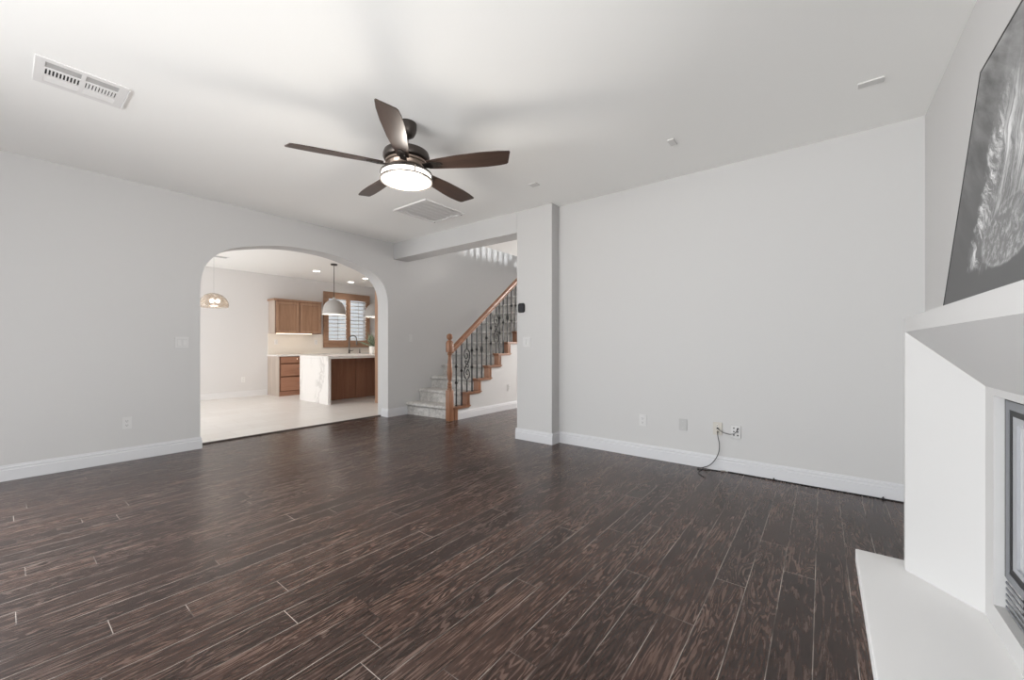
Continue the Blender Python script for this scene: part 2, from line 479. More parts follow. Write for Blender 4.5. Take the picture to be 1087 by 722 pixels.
# arch wall
half = [(0, 2.394), (0.12, 2.392), (0.24, 2.386), (0.36, 2.373), (0.46, 2.356), (0.57, 2.333), (0.67, 2.308), (0.78, 2.278), (0.87, 2.248),
        (0.94, 2.215), (1.0, 2.175), (1.06, 2.122), (1.10, 2.074), (1.13, 2.028), (1.152, 1.98), (1.17, 1.92), (1.182, 1.86), (1.189, 1.79), (1.1915, 1.70)]
xc = 2.5285
hs = []
for i in range(len(half) - 1):
    p0, p1, p2, p3 = half[max(i - 1, 0)], half[i], half[i + 1], half[min(i + 2, len(half) - 1)]
    if i == 0: p0 = (-half[1][0], half[1][1])
    for k in range(3):
        q = k / 3
        hs.append(tuple(0.5 * (2 * p1[j] + (p2[j] - p0[j]) * q + (2 * p0[j] - 5 * p1[j] + 4 * p2[j] - p3[j]) * q * q + (3 * p1[j] - p0[j] - 3 * p2[j] + p3[j]) * q ** 3) for j in (0, 1)))
hs.append(half[-1])
prof = [(xc - d, z) for d, z in reversed(hs)] + [(xc + d, z) for d, z in hs[1:]]
b = B(); bm = b.bm
zt = 5.4
for y in (yA, yA2):
    top = [bm.verts.new((x, y, H + 0.15)) for x, z in prof]; low = [bm.verts.new((x, y, z)) for x, z in prof]
    for i in range(len(prof) - 1): bm.faces.new((low[i], low[i + 1], top[i + 1], top[i]))
    xl, xr_ = prof[0][0], prof[-1][0]
    for xa, xb_, za, zz in ((xR - 0.1, -2.2, 0, H + 0.15), (-2.2, -0.5, 0, 0.3), (-2.2, -0.5, 2.2, H + 0.15), (-0.5, xl, 0, H + 0.15), (xr_, xP2 - 0.26, 0, H + 0.15), (xP2 - 0.26, XE, 0, zt)):
        b.quad((xa, y, za), (xb_, y, za), (xb_, y, zz), (xa, y, zz))
ar = [(prof[0][0], 0.0)] + prof + [(prof[-1][0], 0.0)]
f1 = [bm.verts.new((x, yA, z)) for x, z in ar]; f2 = [bm.verts.new((x, yA2, z)) for x, z in ar]
for i in range(len(ar) - 1): bm.faces.new((f1[i], f1[i + 1], f2[i + 1], f2[i]))
for p_, q_ in (((-2.2, 0.3), (-0.5, 0.3)), ((-2.2, 2.2), (-0.5, 2.2)), ((-2.2, 0.3), (-2.2, 2.2)), ((-0.5, 0.3), (-0.5, 2.2))):
    b.quad((p_[0], yA, p_[1]), (q_[0], yA, q_[1]), (q_[0], yA2, q_[1]), (p_[0], yA2, p_[1]))
b.quad((XE, yA, 0), (XE, yA2, 0), (XE, yA2, zt), (XE, yA, zt)); b.quad((xR - 0.1, yA, 0), (xR - 0.1, yA2, 0), (xR - 0.1, yA2, H + 0.15), (xR - 0.1, yA, H + 0.15))
b.quad((xP2 - 0.26, yA, zt), (XE, yA, zt), (XE, yA2, zt), (xP2 - 0.26, yA2, zt))
bmesh.ops.remove_doubles(bm, verts=bm.verts[:], dist=1e-5)
b.build('wall_left', M['wall'], kind='structure')

B().box(xB, xP2, yF - 0.1, yPr, 0, H).build('wall_right', M['wall'], kind='structure')
# square post, header over the hall opening and the wall above it
B().box(xP, xP2, yPr, yPl, 0, H, 0.006).build('trim_2', M['wall'], kind='structure')
B().box(xP, xP2, yPl, yA, zb, H).build('trim_3', M['wall'], kind='structure')
B().box(xP2 - 0.1, xP2, 1.2, yA, H + 0.2, zt).build('wall_stairwell', M['wall'], kind='structure')

# rear wall with a wide window opening
b = B()
wy0, wy1, wz0, wz1 = -0.5, 3.9, 0.05, 2.4
b.box(xR - 0.12, xR, yF - 0.1, wy0, 0, H).box(xR - 0.12, xR, wy1, yA + 0.1, 0, H).box(xR - 0.12, xR, wy0, wy1, 0, wz0).box(xR - 0.12, xR, wy0, wy1, wz1, H)
b.build('wall_rear', M['wall'], kind='structure')
b = B()
for x0, x1 in ((-2.2, -2.15), (-1.375, -1.325), (-0.55, -0.5)): b.box(x0, x1, yA + 0.08, yA + 0.14, 0.3, 2.2)
b.box(-2.2, -0.5, yA + 0.08, yA + 0.14, 0.3, 0.35).box(-2.2, -0.5, yA + 0.08, yA + 0.14, 2.15, 2.2)
b.build('added_window_side', M['trim'], kind='structure')  # unseen window added to carry the side fill light
b = B()
for x0, x1 in ((-1.0, -0.95), (-0.15, -0.1), (0.7, 0.75)): b.box(x0, x1, yF - 0.1, yF - 0.04, 0.05, 2.2)
b.box(-1.0, 0.75, yF - 0.1, yF - 0.04, 2.15, 2.2)
b.build('added_window_near', M['trim'], kind='structure')  # unseen window added to let in the near ceiling fill
b = B()
for y0, y1 in ((wy0, wy0 + 0.05), (wy1 - 0.05, wy1), (1.4, 1.45), (2.95, 3.0)): b.box(xR - 0.09, xR - 0.03, y0, y1, wz0, wz1)
b.box(xR - 0.09, xR - 0.03, wy0, wy1, wz0, wz0 + 0.05).box(xR - 0.09, xR - 0.03, wy0, wy1, wz1 - 0.05, wz1)
b.build('window_2', M['trim'], kind='structure')

# fireplace wall (opening behind the firebox)
fx0, fx1, fz0, fz1 = 1.29, 2.31, 0.12, 0.96
b = B()
b.box(xR - 0.1, -1.0, yF - 0.12, yF, 0, H).box(-1.0, 0.75, yF - 0.12, yF, 0, 0.05).box(-1.0, 0.75, yF - 0.12, yF, 2.2, H).box(0.75, fx0, yF - 0.12, yF, 0, H).box(fx1, xP2, yF - 0.12, yF, 0, H).box(fx0, fx1, yF - 0.12, yF, 0, fz0).box(fx0, fx1, yF - 0.12, yF, fz1, H)
b.build('wall_fireplace', M['wall'], kind='structure')

# hall, stairwell and kitchen outer walls
b = B(); b.box(XE, XE + 0.1, 1.1, 2.7, 0, zt).box(XE, XE + 0.1, 3.9, yA + 0.2, 0, zt).box(XE, XE + 0.1, 2.7, 3.9, 2.4, zt).box(XE, XE + 0.1, 2.7, 3.9, 0, 0.6)
b.build('wall_hall_end', M['wall'], kind='structure')
B().box(xP2, XE, 1.1, 1.2, 0, zt).build('wall_hall_side', M['wall'], kind='structure')
xK = -0.3
b = B(); b.box(xK - 0.12, xK, yA2, 6.4, 0, H).box(xK - 0.12, xK, 9.1, YK + 0.1, 0, H).box(xK - 0.12, xK, 6.4, 9.1, 2.2, H)
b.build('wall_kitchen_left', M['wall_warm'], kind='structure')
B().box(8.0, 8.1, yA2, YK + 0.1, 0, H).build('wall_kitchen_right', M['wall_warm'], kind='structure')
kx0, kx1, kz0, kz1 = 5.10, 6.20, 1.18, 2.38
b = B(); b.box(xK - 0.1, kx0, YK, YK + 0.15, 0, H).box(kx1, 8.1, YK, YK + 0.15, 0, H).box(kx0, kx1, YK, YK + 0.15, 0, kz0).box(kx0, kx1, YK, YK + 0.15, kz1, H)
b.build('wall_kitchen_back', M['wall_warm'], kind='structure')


# baseboards: stepped profile swept along the foot of a wall
BP = [(0, 0), (0.015, 0), (0.015, 0.088), (0.009, 0.092), (0.009, 0.104), (0.012, 0.107), (0.010, 0.112), (0.004, 0.116), (0.003, 0.127), (0, 0.129)]


def baseboard(name, runs, mat='trim'):
    b = B()
    for axis, n, c, a0, a1 in runs:      # wall running along axis at coordinate c, facing n
        b.prism([(c + n * o, z) for o, z in BP], axis, a0, a1)
    return b.build(name, M[mat], kind='structure')


baseboard('baseboard_left', [('x', -1, yA, xR, 1.337), ('x', -1, yA, 3.72, 4.083), ('y', 1, 1.337, yA - 0.014, 5.52), ('y', -1, 3.72, yA - 0.014, 5.52)])
baseboard('baseboard_right', [('y', -1, xB, yF, yPr - 0.014)])
baseboard('baseboard_post', [('y', -1, xP, yPr - 0.014, yPl + 0.014), ('x', -1, yPr, xP, xB), ('x', 1, yPl, xP, xP2)])
baseboard('baseboard_fireplace', [('x', 1, yF, 2.76, xB), ('x', 1, yF, xR, -1.0)])
baseboard('baseboard_stairs', [('x', -1, 4.345, 4.232, 7.7)])
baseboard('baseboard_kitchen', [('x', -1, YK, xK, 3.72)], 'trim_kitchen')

# ------------------------------------------------------------------ fireplace
FX0, FX1 = 0.95, 2.652
YO, YI = -0.309, -0.508
ix0, ix1 = 1.215, 2.385
ox0, ox1, oz0, oz1 = 1.30, 2.292, 0.154, 0.940
HH = 0.068
fp = thing('fireplace', 'white plaster fireplace with flared surround, hooded mantel and low hearth', 'fireplace', (1.8, yF, 0))
b = B()
# mantel block (fascia, top, hood) as one prism, flared cheeks, recessed face with the opening
b.prism([(yF, 0.967), (YI, 0.967), (YO, 1.192), (YO, 1.257), (yF, 1.257)], 'x', FX0, FX1)
for s0, s1, s2 in ((FX1, FX1 - 0.027, ix1), (FX0, FX0 + 0.027, ix0)):
    sgn = 1 if s0 > s2 else -1
    ring = [(s0, yF), (s0, YO), (s1, YO), (s2, YI), (s2, yF)]
    bm = b.bm
    zt_ = [1.192, 1.192, 1.192, 0.967, 0.967]
    A = [bm.verts.new((p[0], p[1], HH)) for p in ring]; T = [bm.verts.new((p[0], p[1], z)) for p, z in zip(ring, zt_)]
    bm.faces.new(A)
    for i in range(5):
        j = (i + 1) % 5; bm.faces.new((A[i], A[j], T[j], T[i]))
    bm.faces.new((T[0], T[1], T[2])); bm.faces.new((T[0], T[2], T[3], T[4]))
b.box(ix0, ox0, yF, YI, HH, 0.967).box(ox1, ix1, yF, YI, HH, 0.967).box(ox0, ox1, yF, YI, HH, oz0).box(ox0, ox1, yF, YI, oz1, 0.967)
b.build('surround', M['surround'], fp)
B().box(0.86, 2.741, yF, -0.137, 0.0, HH, 0.004).build('hearth', paint('hearth_lightened_white', srgb(224, 223, 222), 0.5), fp)  # same white as the surround, made lighter to imitate light on the hearth
# firebox behind
b = B()
th = 0.03
b.box(fx0, fx1, -1.0, -0.97, fz0, fz1).box(fx0, fx0 + th, -0.97, yF, fz0, fz1).box(fx1 - th, fx1, -0.97, yF, fz0, fz1)
b.box(fx0, fx1, -0.97, yF, fz0, fz0 + th).box(fx0, fx1, -0.97, yF, fz1 - th, fz1)
b.build('firebox', M['firebrick'], fp)
# metal insert: outer frame, dark gap, door frame, glass, louvred grille below
ya, yb = -0.56, -0.534


def rect_frame(x0, x1, z0, z1, wd, y0, y1):
    b = B()
    b.box(x0, x0 + wd, y0, y1, z0, z1).box(x1 - wd, x1, y0, y1, z0, z1).box(x0 + wd, x1 - wd, y0, y1, z0, z0 + wd).box(x0 + wd, x1 - wd, y0, y1, z1 - wd, z1)
    return b


zl = 0.272
rect_frame(ox0 + 0.002, ox1 - 0.002, zl, oz1 - 0.002, 0.012, ya - 0.004, yb - 0.001).build('frame_gasket', M['steel_dark'], fp)
rect_frame(ox0 + 0.014, ox1 - 0.014, zl, oz1 - 0.014, 0.030, ya, yb).build('outer_frame', M['steel'], fp)
rect_frame(ox0 + 0.044, ox1 - 0.044, zl + 0.03, oz1 - 0.044, 0.022, ya - 0.006, yb - 0.003).build('frame_gap', M['steel_dark'], fp)
rect_frame(ox0 + 0.068, ox1 - 0.068, zl + 0.035, oz1 - 0.055, 0.036, ya, yb - 0.004).build('door_frame', M['steel_light'], fp)
B().box(ox0 + 0.10, ox1 - 0.10, -0.552, -0.547, zl + 0.07, oz1 - 0.09).build('door_glass', M['door_glass'], fp)
b = B()
b.box(ox0 + 0.002, ox1 - 0.002, ya - 0.02, ya - 0.016, oz0, zl)
b.build('louver_backing', M['steel_dark'], fp)
b = B()
for k in range(5):
    z = oz0 + 0.006 + k * 0.0225
    b.prism([(yb, z), (yb, z + 0.0095), (yb - 0.003, z + 0.0095), (yb - 0.003, z)], 'x', ox0 + 0.014, ox1 - 0.014)
b.build('louver_grille', M['steel'], fp)

# leaning picture
px1, px0, pz0, pz1 = 2.634, 0.95, 1.257, 2.325
pyb, pyt = -0.428, -0.545
pl = (px1, pyb, pz0)
pic = thing('picture', 'large grey toned print leaning on the wall above the fireplace mantel', 'picture', pl)
dz = pz1 - pz0; tl = (pyt - pyb) / dz
nv = Vector((0, 1, -tl)).normalized()


def slab(x0, x1, v0, v1, d0, d1):
    b = B()
    def P(x, v, d):
        return (x, pyb + tl * v + nv.y * d, pz0 + v + nv.z * d)
    b.loft([[P(x0, v0, d0), P(x1, v0, d0), P(x1, v0, d1), P(x0, v0, d1)], [P(x0, v1, d0), P(x1, v1, d0), P(x1, v1, d1), P(x0, v1, d1)]])
    return b


e = 0.008
b = slab(px0, px0 + e, 0.005, dz, -0.022, 0.0)
for q in (slab(px1 - e, px1, 0.005, dz, -0.022, 0.0), slab(px0 + e, px1 - e, 0.005, e + 0.005, -0.022, 0.0), slab(px0 + e, px1 - e, dz - e, dz, -0.022, 0.0)):
    me_ = bpy.data.meshes.new('tmp'); q.bm.to_mesh(me_); q.bm.free(); b.bm.from_mesh(me_); bpy.data.meshes.remove(me_)
b.build('frame', M['print_edge'], pic)
slab(px0 + e, px1 - e, e + 0.005, dz - e, -0.018, -0.002).build('print', M['print'], pic)

# ------------------------------------------------------------------ ceiling fan
FC = Vector((1.816, 2.388, 0)); FZ = 2.42
fan = thing('ceiling_fan', 'dark five-blade ceiling fan with a lit round frosted light', 'ceiling fan', (FC.x, FC.y, FZ))
cx, cy = FC.x, FC.y
B().lathe([(0.0, H), (0.072, H), (0.072, 2.70), (0.068, 2.68), (0.055, 2.655), (0.03, 2.64), (0.0, 2.64)], cx, cy, 40).build('canopy', M['bronze'], fan, smooth=40)
B().lathe([(0.0, 2.65), (0.013, 2.65), (0.013, 2.56), (0.024, 2.555), (0.03, 2.535), (0, 2.535)], cx, cy, 24).build('downrod', M['bronze'], fan, smooth=40)
B().lathe([(0, 2.545), (0.07, 2.545), (0.13, 2.538), (0.158, 2.525), (0.165, 2.505), (0.165, 2.485), (0.158, 2.472), (0.14, 2.465), (0.0, 2.465)], cx, cy, 48).build('motor_housing', M['bronze'], fan, smooth=40)
b = B(); b.lathe([(0, 2.465), (0.135, 2.465), (0.148, 2.455), (0.148, 2.444), (0.138, 2.438), (0.132, 2.418), (0.120, 2.406), (0.105, 2.404), (0, 2.404)], cx, cy, 48)
hub = b.build('hub_plate', M['hub'], fan, smooth=40)
for k in range(20):
    a = 2 * PI * k / 20
    B().lathe([(0, 2.412), (0.004, 2.412), (0.005, 2.407), (0.003, 2.4035), (0, 2.403)], cx + 0.113 * math.cos(a), cy + 0.113 * math.sin(a), 10).build('screw', M['nickel'], hub)
B().lathe([(0, 2.404), (0.10, 2.404), (0.172, 2.385), (0.184, 2.376), (0.184, 2.366), (0.0, 2.366)], cx, cy, 48).build('light_pan', M['bronze'], fan, smooth=40)
B().lathe([(0, 2.366), (0.176, 2.366), (0.178, 2.33), (0.172, 2.321), (0.15, 2.312), (0.09, 2.304), (0.0, 2.301)], cx, cy, 56).build('diffuser', M['fan_lamp'], fan, smooth=40)
b = B()
R0, R1 = 0.1795, 0.186
b.loft([[(cx + r * math.cos(2 * PI * i / 64), cy + r * math.sin(2 * PI * i / 64), z) for r, z in ((R0, 2.319), (R1, 2.319), (R1, 2.332), (R0, 2.332))] for i in range(65)], caps=False)
for k in range(3):
    a = math.radians(-52.1 - 57 + 120 * k)
    dx, dy = math.cos(a), math.sin(a)
    p = Vector((cx + dx * 0.183, cy + dy * 0.183, 0)); q = Vector((-dy, dx, 0)) * 0.004
    ring = lambda z: [(p + q + Vector((dx, dy, 0)) * 0.003).to_tuple()[:2] + (z,), (p - q + Vector((dx, dy, 0)) * 0.003).to_tuple()[:2] + (z,), (p - q - Vector((dx, dy, 0)) * 0.003).to_tuple()[:2] + (z,), (p + q - Vector((dx, dy, 0)) * 0.003).to_tuple()[:2] + (z,)]
    b.loft([ring(2.322), ring(2.378)])
b.build('light_band', M['nickel'], fan, smooth=30)
# blade built along local +x, copied round the hub
up = [(0.165, 0.040), (0.22, 0.047), (0.35, 0.060), (0.50, 0.072), (0.60, 0.0745), (0.68, 0.070), (0.732, 0.062), (0.745, 0.052)]
dn = [(0.779, -0.052), (0.773, -0.060), (0.70, -0.070), (0.58, -0.0735), (0.40, -0.067), (0.25, -0.052), (0.165, -0.040)]
outl = up + dn
b = B(); b.prism([(x, y) for x, y in outl], 'z', -0.0035, 0.0035)
bl = b.build('blade', M['blade'], None)
b = B()
b.prism([(0.09, -0.028), (0.15, -0.022), (0.20, -0.034), (0.255, -0.022), (0.275, 0.0), (0.255, 0.022), (0.20, 0.034), (0.15, 0.022), (0.09, 0.028)], 'z', -0.010, -0.0035)
for q in ((0.2, 0.018), (0.2, -0.018), (0.245, 0.0)):
    b.lathe([(0, -0.0135), (0.005, -0.0125), (0.006, -0.010), (0, -0.010)], q[0], q[1], 10)
irn = b.build('blade_iron', M['bronze'], None)
irn.parent = bl
bl.parent = fan
for k in range(5):
    o = bl if k == 0 else copy_tree(bl, fan)
    o.rotation_mode = 'QUATERNION'
    a = math.radians(-11.2 - 52.085 + 72 * k)
    q = Matrix.Rotation(a, 3, 'Z') @ Matrix.Rotation(math.radians(-13), 3, 'X')
    o.rotation_quaternion = q.to_quaternion()
    o.location = (0, 0, 0.008)
lamp = bpy.data.lights.new('fan_bulb', 'POINT'); lamp.energy = 24; lamp.color = (1, 0.93, 0.84); lamp.shadow_soft_size = 0.12
lo = bpy.data.objects.new('fan_bulb', lamp); COL.objects.link(lo); lo.parent = fan; lo.location = (0, 0, -0.2)

# ------------------------------------------------------------------ ceiling fittings
g = thing('ceiling_vent', 'white two-bay ceiling air register with dark open slots', 'air vent', (0.307, 3.60, H))
vx0, vx1, vy0, vy1 = 0.117, 0.497, 3.43, 3.765
b = B()
bays = ((0.155, 0.298), (0.316, 0.458)); rows = ((3.466, 3.538), (3.556, 3.632), (3.652, 3.725))
zf = H - 0.006
b.box(vx0, bays[0][0], vy0, vy1, zf, H).box(bays[0][1], bays[1][0], vy0, vy1, zf, H).box(bays[1][1], vx1, vy0, vy1, zf, H)
for (a0, a1) in bays:
    b.box(a0, a1, vy0, rows[0][0], zf, H).box(a0, a1, rows[0][1], rows[1][0], zf, H).box(a0, a1, rows[1][1], rows[2][0], zf, H).box(a0, a1, rows[2][1], vy1, zf, H)
b.build('frame', M['grille'], g)
b = B()
for a0, a1 in bays: b.box(a0, a1, rows[1][0], rows[1][1], H - 0.0008, H - 0.0002)
b.build('duct_opening', M['slot'], g)
b = B()
for a0, a1 in bays: b.box(a0, a1, rows[0][0], rows[0][1], H - 0.002, H - 0.0004)
b.build('damper', M['plate_grey'], g)
b = B()
for n_, (a0, a1) in enumerate(bays):
    for k in range(11):
        x = a0 + (a1 - a0) * k / 10
        wd = 0.0032 if n_ == 0 else 0.0046
        b.box(max(a0, x - wd), min(a1, x + wd), rows[1][0], rows[1][1], H - 0.006, H - 0.001)
    y = rows[2][0]
    while y < rows[2][1] - 0.01:
        b.prism([(y, H - 0.001), (y + 0.003, H - 0.001), (y + 0.019, H - 0.006), (y + 0.016, H - 0.006)], 'x', a0, a1); y += 0.0145
b.build('slats', M['grille'], g)
B().box(0.499, 0.503, 3.45, 3.75, H - 0.012, H - 0.0005).build('edge_shadow_line', M['grille'], g)  # thin ridge put where the register's edge shadow line falls

g = thing('return_grille', 'square white slatted return air grille on the ceiling', 'air vent', (3.18, 3.735, H))
gx0, gx1, gy0, gy1 = 2.87, 3.487, 3.442, 4.03
rect = B()
fw = 0.03
rect.box(gx0, gx0 + fw, gy0, gy1, H - 0.014, H).box(gx1 - fw, gx1, gy0, gy1, H - 0.014, H).box(gx0 + fw, gx1 - fw, gy0, gy0 + fw, H - 0.010, H).box(gx0 + fw, gx1 - fw, gy1 - fw, gy1, H - 0.010, H)
rect.build('frame', M['grille'], g)
b = B(); n_ = 6
for k in range(n_):
    s_ = (gy1 - gy0 - 2 * fw) / n_; y = gy0 + fw + s_ * k + 0.012
    b.prism([(y, H - 0.013), (y + s_ * 0.62, H - 0.0105), (y + s_ * 0.62, H - 0.0075), (y, H - 0.010)], 'x', gx0 + fw, gx1 - fw)
b.build('slats', M['grille'], g)
B().box(gx0 + fw, gx1 - fw, gy0 + fw, gy1 - fw, H - 0.0012, H - 0.0004).build('backing', M['grille'], g)
for y in (gy0 + 0.05, gy1 - 0.05):
    B().lathe([(0, H - 0.018), (0.006, H - 0.018), (0.007, H - 0.0138), (0, H - 0.0138)], gx1 - 0.015, y, 12).build('latch', M['bronze'], g)

for lab, x0, x1, y0, y1 in (('white rectangular cover plate on the ceiling nearest the fireplace', 3.242, 3.302, -0.296, -0.174),
                            ('small square cover plate on the ceiling between fan and blank wall', 3.215, 3.32, 0.912, 0.962),
                            ('small white cover plate on the ceiling near the square post', 3.245, 3.325, 2.234, 2.32)):
    b = B(); b.box(x0, x1, y0, y1, H - 0.009, H, 0.003)
    tag(b.build('ceiling_plate', M['grille_cover'], None, ((x0 + x1) / 2, (y0 + y1) / 2, H)), lab, 'cover plate', 'blank cover plates on the living room ceiling')


# ------------------------------------------------------------------ wall plates
def frame_map(c, face):
    c = Vector(c)
    if face == '-Y': ux, nn = Vector((1, 0, 0)), Vector((0, -1, 0))
    else: ux, nn = Vector((0, -1, 0)), Vector((-1, 0, 0))
    return lambda u, v, d: c + ux * u + Vector((0, 0, v)) + nn * d


def pbox(b, mp, u0, u1, v0, v1, d0, d1, bev=0.0):
    p, q = mp(u0, v0, d0), mp(u1, v1, d1)
    b.box(p.x, q.x, p.y, q.y, p.z, q.z, bev); return b


def outlet(label, c, face, mat='plate_white', group='wall outlets', w=0.072, h=0.115):
    t_ = thing('wall_outlet', label, 'wall outlet', c, group); mp = frame_map(c, face)
    pbox(B(), mp, -w / 2, w / 2, -h / 2, h / 2, 0, 0.006, 0.002).build('cover', M[mat], t_)
    for s in (-1, 1):
        r = pbox(B(), mp, -0.017, 0.017, s * 0.0195 - 0.014, s * 0.0195 + 0.014, 0.005, 0.0085, 0.001).build('receptacle', M[mat], t_)
        b = B()
        pbox(b, mp, -0.0085, -0.006, s * 0.0195 - 0.003, s * 0.0195 + 0.007, 0.0083, 0.0088)
        pbox(b, mp, 0.006, 0.0085, s * 0.0195 - 0.003, s * 0.0195 + 0.006, 0.0083, 0.0088)
        pbox(b, mp, -0.003, 0.003, s * 0.0195 - 0.011, s * 0.0195 - 0.006, 0.0083, 0.0088)
        b.build('slots', M['slot'], r)
    return t_


def switch(label, c, face, gangs=2):
    w_ = 0.115 if gangs == 2 else 0.072
    t_ = thing('light_switch', label, 'light switch', c, 'light switches'); mp = frame_map(c, face)
    pbox(B(), mp, -w_ / 2, w_ / 2, -0.058, 0.058, 0, 0.006, 0.002).build('cover', M['plate_white'], t_)
    for u in ((-0.023, 0.023) if gangs == 2 else (0.0,)):
        pbox(B(), mp, u - 0.018, u + 0.018, -0.034, 0.034, 0.005, 0.0075).build('bezel', M['plate_grey'], t_)
        b = B(); p = [mp(u - 0.0165, z, d) for z, d in ((-0.032, 0.006), (-0.032, 0.0125), (0.032, 0.008), (0.032, 0.006))]
        q = [mp(u + 0.0165, z, d) for z, d in ((-0.032, 0.006), (-0.032, 0.0125), (0.032, 0.008), (0.032, 0.006))]
        b.loft([[tuple(v) for v in p], [tuple(v) for v in q]]).build('rocker', M['plate_white'], t_)
    return t_


switch('white double light switch on the wall left of the arch', (1.179, yA, 1.154), '-Y')
outlet('white outlet low on the wall left of the arch', (0.755, yA, 0.368), '-Y')
switch('small white light switch on the wall beside the carpeted stairs', (4.146, yA, 1.242), '-Y', 1)
switch('white double light switch below the thermostat on the square post', (xP, 2.758, 1.163), '-X')
outlet('white outlet low on the wall under the stairs', (5.491, 4.345, 0.38), '-Y')
outlet('white outlet on the long blank wall, nearest the square post', (xB, 1.429, 0.37), '-X')
t_ = thing('blank_plate', 'plain grey blank cover plate on the long blank wall', 'wall plate', (xB, 1.043, 0.373)); mp = frame_map((xB, 1.043, 0.373), '-X')
pbox(B(), mp, -0.036, 0.036, -0.055, 0.055, 0, 0.006, 0.002).build('cover', M['plate_grey'], t_)
for v in (-0.03, 0.03):
    p = mp(0, v, 0.006); B().cyl(p, p + Vector((-0.001, 0, 0)), 0.003, 10).build('screw', M['plate_white'], t_)
t_ = thing('cable_plate', 'almond low-voltage plate with two black cables plugged in', 'wall plate', (xB, 0.745, 0.374)); mp = frame_map((xB, 0.745, 0.374), '-X')
pbox(B(), mp, -0.038, 0.038, -0.057, 0.057, 0, 0.006, 0.002).build('cover', M['plate_beige'], t_)
for v in (0.028, 0.006, -0.024):
    p = mp(0, v, 0.005); B().cyl(p, p + Vector((-0.008, 0, 0)), 0.006, 12).build('jack', M['chrome'] if v > 0.02 else M['slot'], t_)
t_ = thing('six_jack_plate', 'white wall plate with six small dark jacks in two columns', 'wall plate', (xB, 0.60, 0.364)); mp = frame_map((xB, 0.60, 0.364), '-X')
pbox(B(), mp, -0.038, 0.038, -0.057, 0.057, 0, 0.006, 0.002).build('cover', M['plate_white'], t_)
for u in (-0.015, 0.015):
    for v in (0.03, 0.0, -0.03):
        pp = mp(u, v, 0.005)
        B().cyl(pp, pp + Vector((-0.006, 0, 0)), 0.006, 12).build('jack', M['slot'], t_)
t_ = thing('thermostat', 'rounded black thermostat high on the square white post', 'thermostat', (xP, 2.834, 1.572)); mp = frame_map((xP, 2.834, 1.572), '-X')


def rrect(w_, h_, r, n=6):
    out = []
    for sx, sy, a0 in ((1, 1, 0), (-1, 1, 90), (-1, -1, 180), (1, -1, 270)):
        for k in range(n + 1):
            a = math.radians(a0 + 90 * k / n); out.append((sx * (w_ - r) + r * math.cos(a), sy * (h_ - r) + r * math.sin(a)))
    return out


b = B(); b.loft([[tuple(mp(u, v, d)) for u, v in rrect(w_, h_, 0.024)] for w_, h_, d in ((0.047, 0.056, 0), (0.049, 0.058, 0.012), (0.044, 0.053, 0.021))]); b.build('housing', M['thermo'], t_, smooth=40)
b = B(); b.loft([[tuple(mp(u, v, d)) for u, v in rrect(0.034, 0.042, 0.018)] for d in (0.0205, 0.0225)]); b.build('screen', plain('thermostat_screen', (0.03, 0.03, 0.035), 0.08), t_)

# ------------------------------------------------------------------ cables


def spline(pts, n=8):
    P = [Vector(p) for p in pts]; out = []
    for i in range(len(P) - 1):
        p0, p1, p2, p3 = P[max(i - 1, 0)], P[i], P[i + 1], P[min(i + 2, len(P) - 1)]
        for k in range(n):
            t_ = k / n
            out.append(0.5 * ((2 * p1) + (-p0 + p2) * t_ + (2 * p0 - 5 * p1 + 4 * p2 - p3) * t_ ** 2 + (-p0 + 3 * p1 - 3 * p2 + p3) * t_ ** 3))
    out.append(P[-1]); return out


cb = thing('cable', 'thin black cable hanging from the almond plate down to the floor', 'cable', (3.95, 0.8, 0))
B().tube(spline([(3.975, 0.742, 0.350), (3.955, 0.741, 0.340), (3.945, 0.735, 0.30), (3.943, 0.724, 0.245), (3.940, 0.727, 0.18), (3.937, 0.752, 0.11), (3.935, 0.80, 0.045), (3.935, 0.86, 0.012), (3.93, 0.90, 0.004),
                 (3.90, 0.895, 0.0035), (3.89, 0.86, 0.0035), (3.925, 0.80, 0.0035), (3.945, 0.74, 0.0035), (3.952, 0.70, 0.0035)]), 0.0035, 8).build('lead', M['black'], cb, smooth=60)
B().cyl((3.977, 0.742, 0.350), (3.958, 0.741, 0.342), 0.006, 12).build('plug', M['nickel'], cb)
B().tube([(3.950, 0.712, 0.006), (3.955, 0.69, 0.006), (3.958, 0.675, 0.008)], [0.0055, 0.0065, 0.004], 10).build('connector', M['nickel'], cb)
B().tube(spline([(3.89, 0.862, 0.003), (3.82, 0.868, 0.003), (3.76, 0.852, 0.003), (3.71, 0.815, 0.003), (3.67, 0.78, 0.003)]), 0.0028, 8).build('tail', M['black'], cb, smooth=60)
cb = thing('jumper_cable', 'short black jumper cable sagging between almond plate and six-jack plate', 'cable', (3.96, 0.66, 0.35))
B().tube(spline([(3.975, 0.745, 0.380), (3.955, 0.735, 0.374), (3.945, 0.70, 0.354), (3.945, 0.65, 0.342), (3.945, 0.61, 0.352), (3.953, 0.588, 0.378), (3.968, 0.585, 0.392)]), 0.003, 8).build('lead', M['black'], cb, smooth=60)
for p in ((3.975, 0.745, 0.380), (3.976, 0.585, 0.393)):
    B().cyl(p, (p[0] - 0.02, p[1], p[2] - 0.003), 0.0055, 12).build('plug', M['black'], cb)
cb = thing('edge_cable', 'black cable run tight along the foot of the right baseboard, with clips', 'cable', (3.965, 0.1, 0))
B().tube([(3.9665, 0.66, 0.004), (3.9665, 0.2, 0.004), (3.9665, -0.2, 0.004), (3.9665, -0.545, 0.004)], 0.004, 8).build('lead', M['black'], cb, smooth=60)
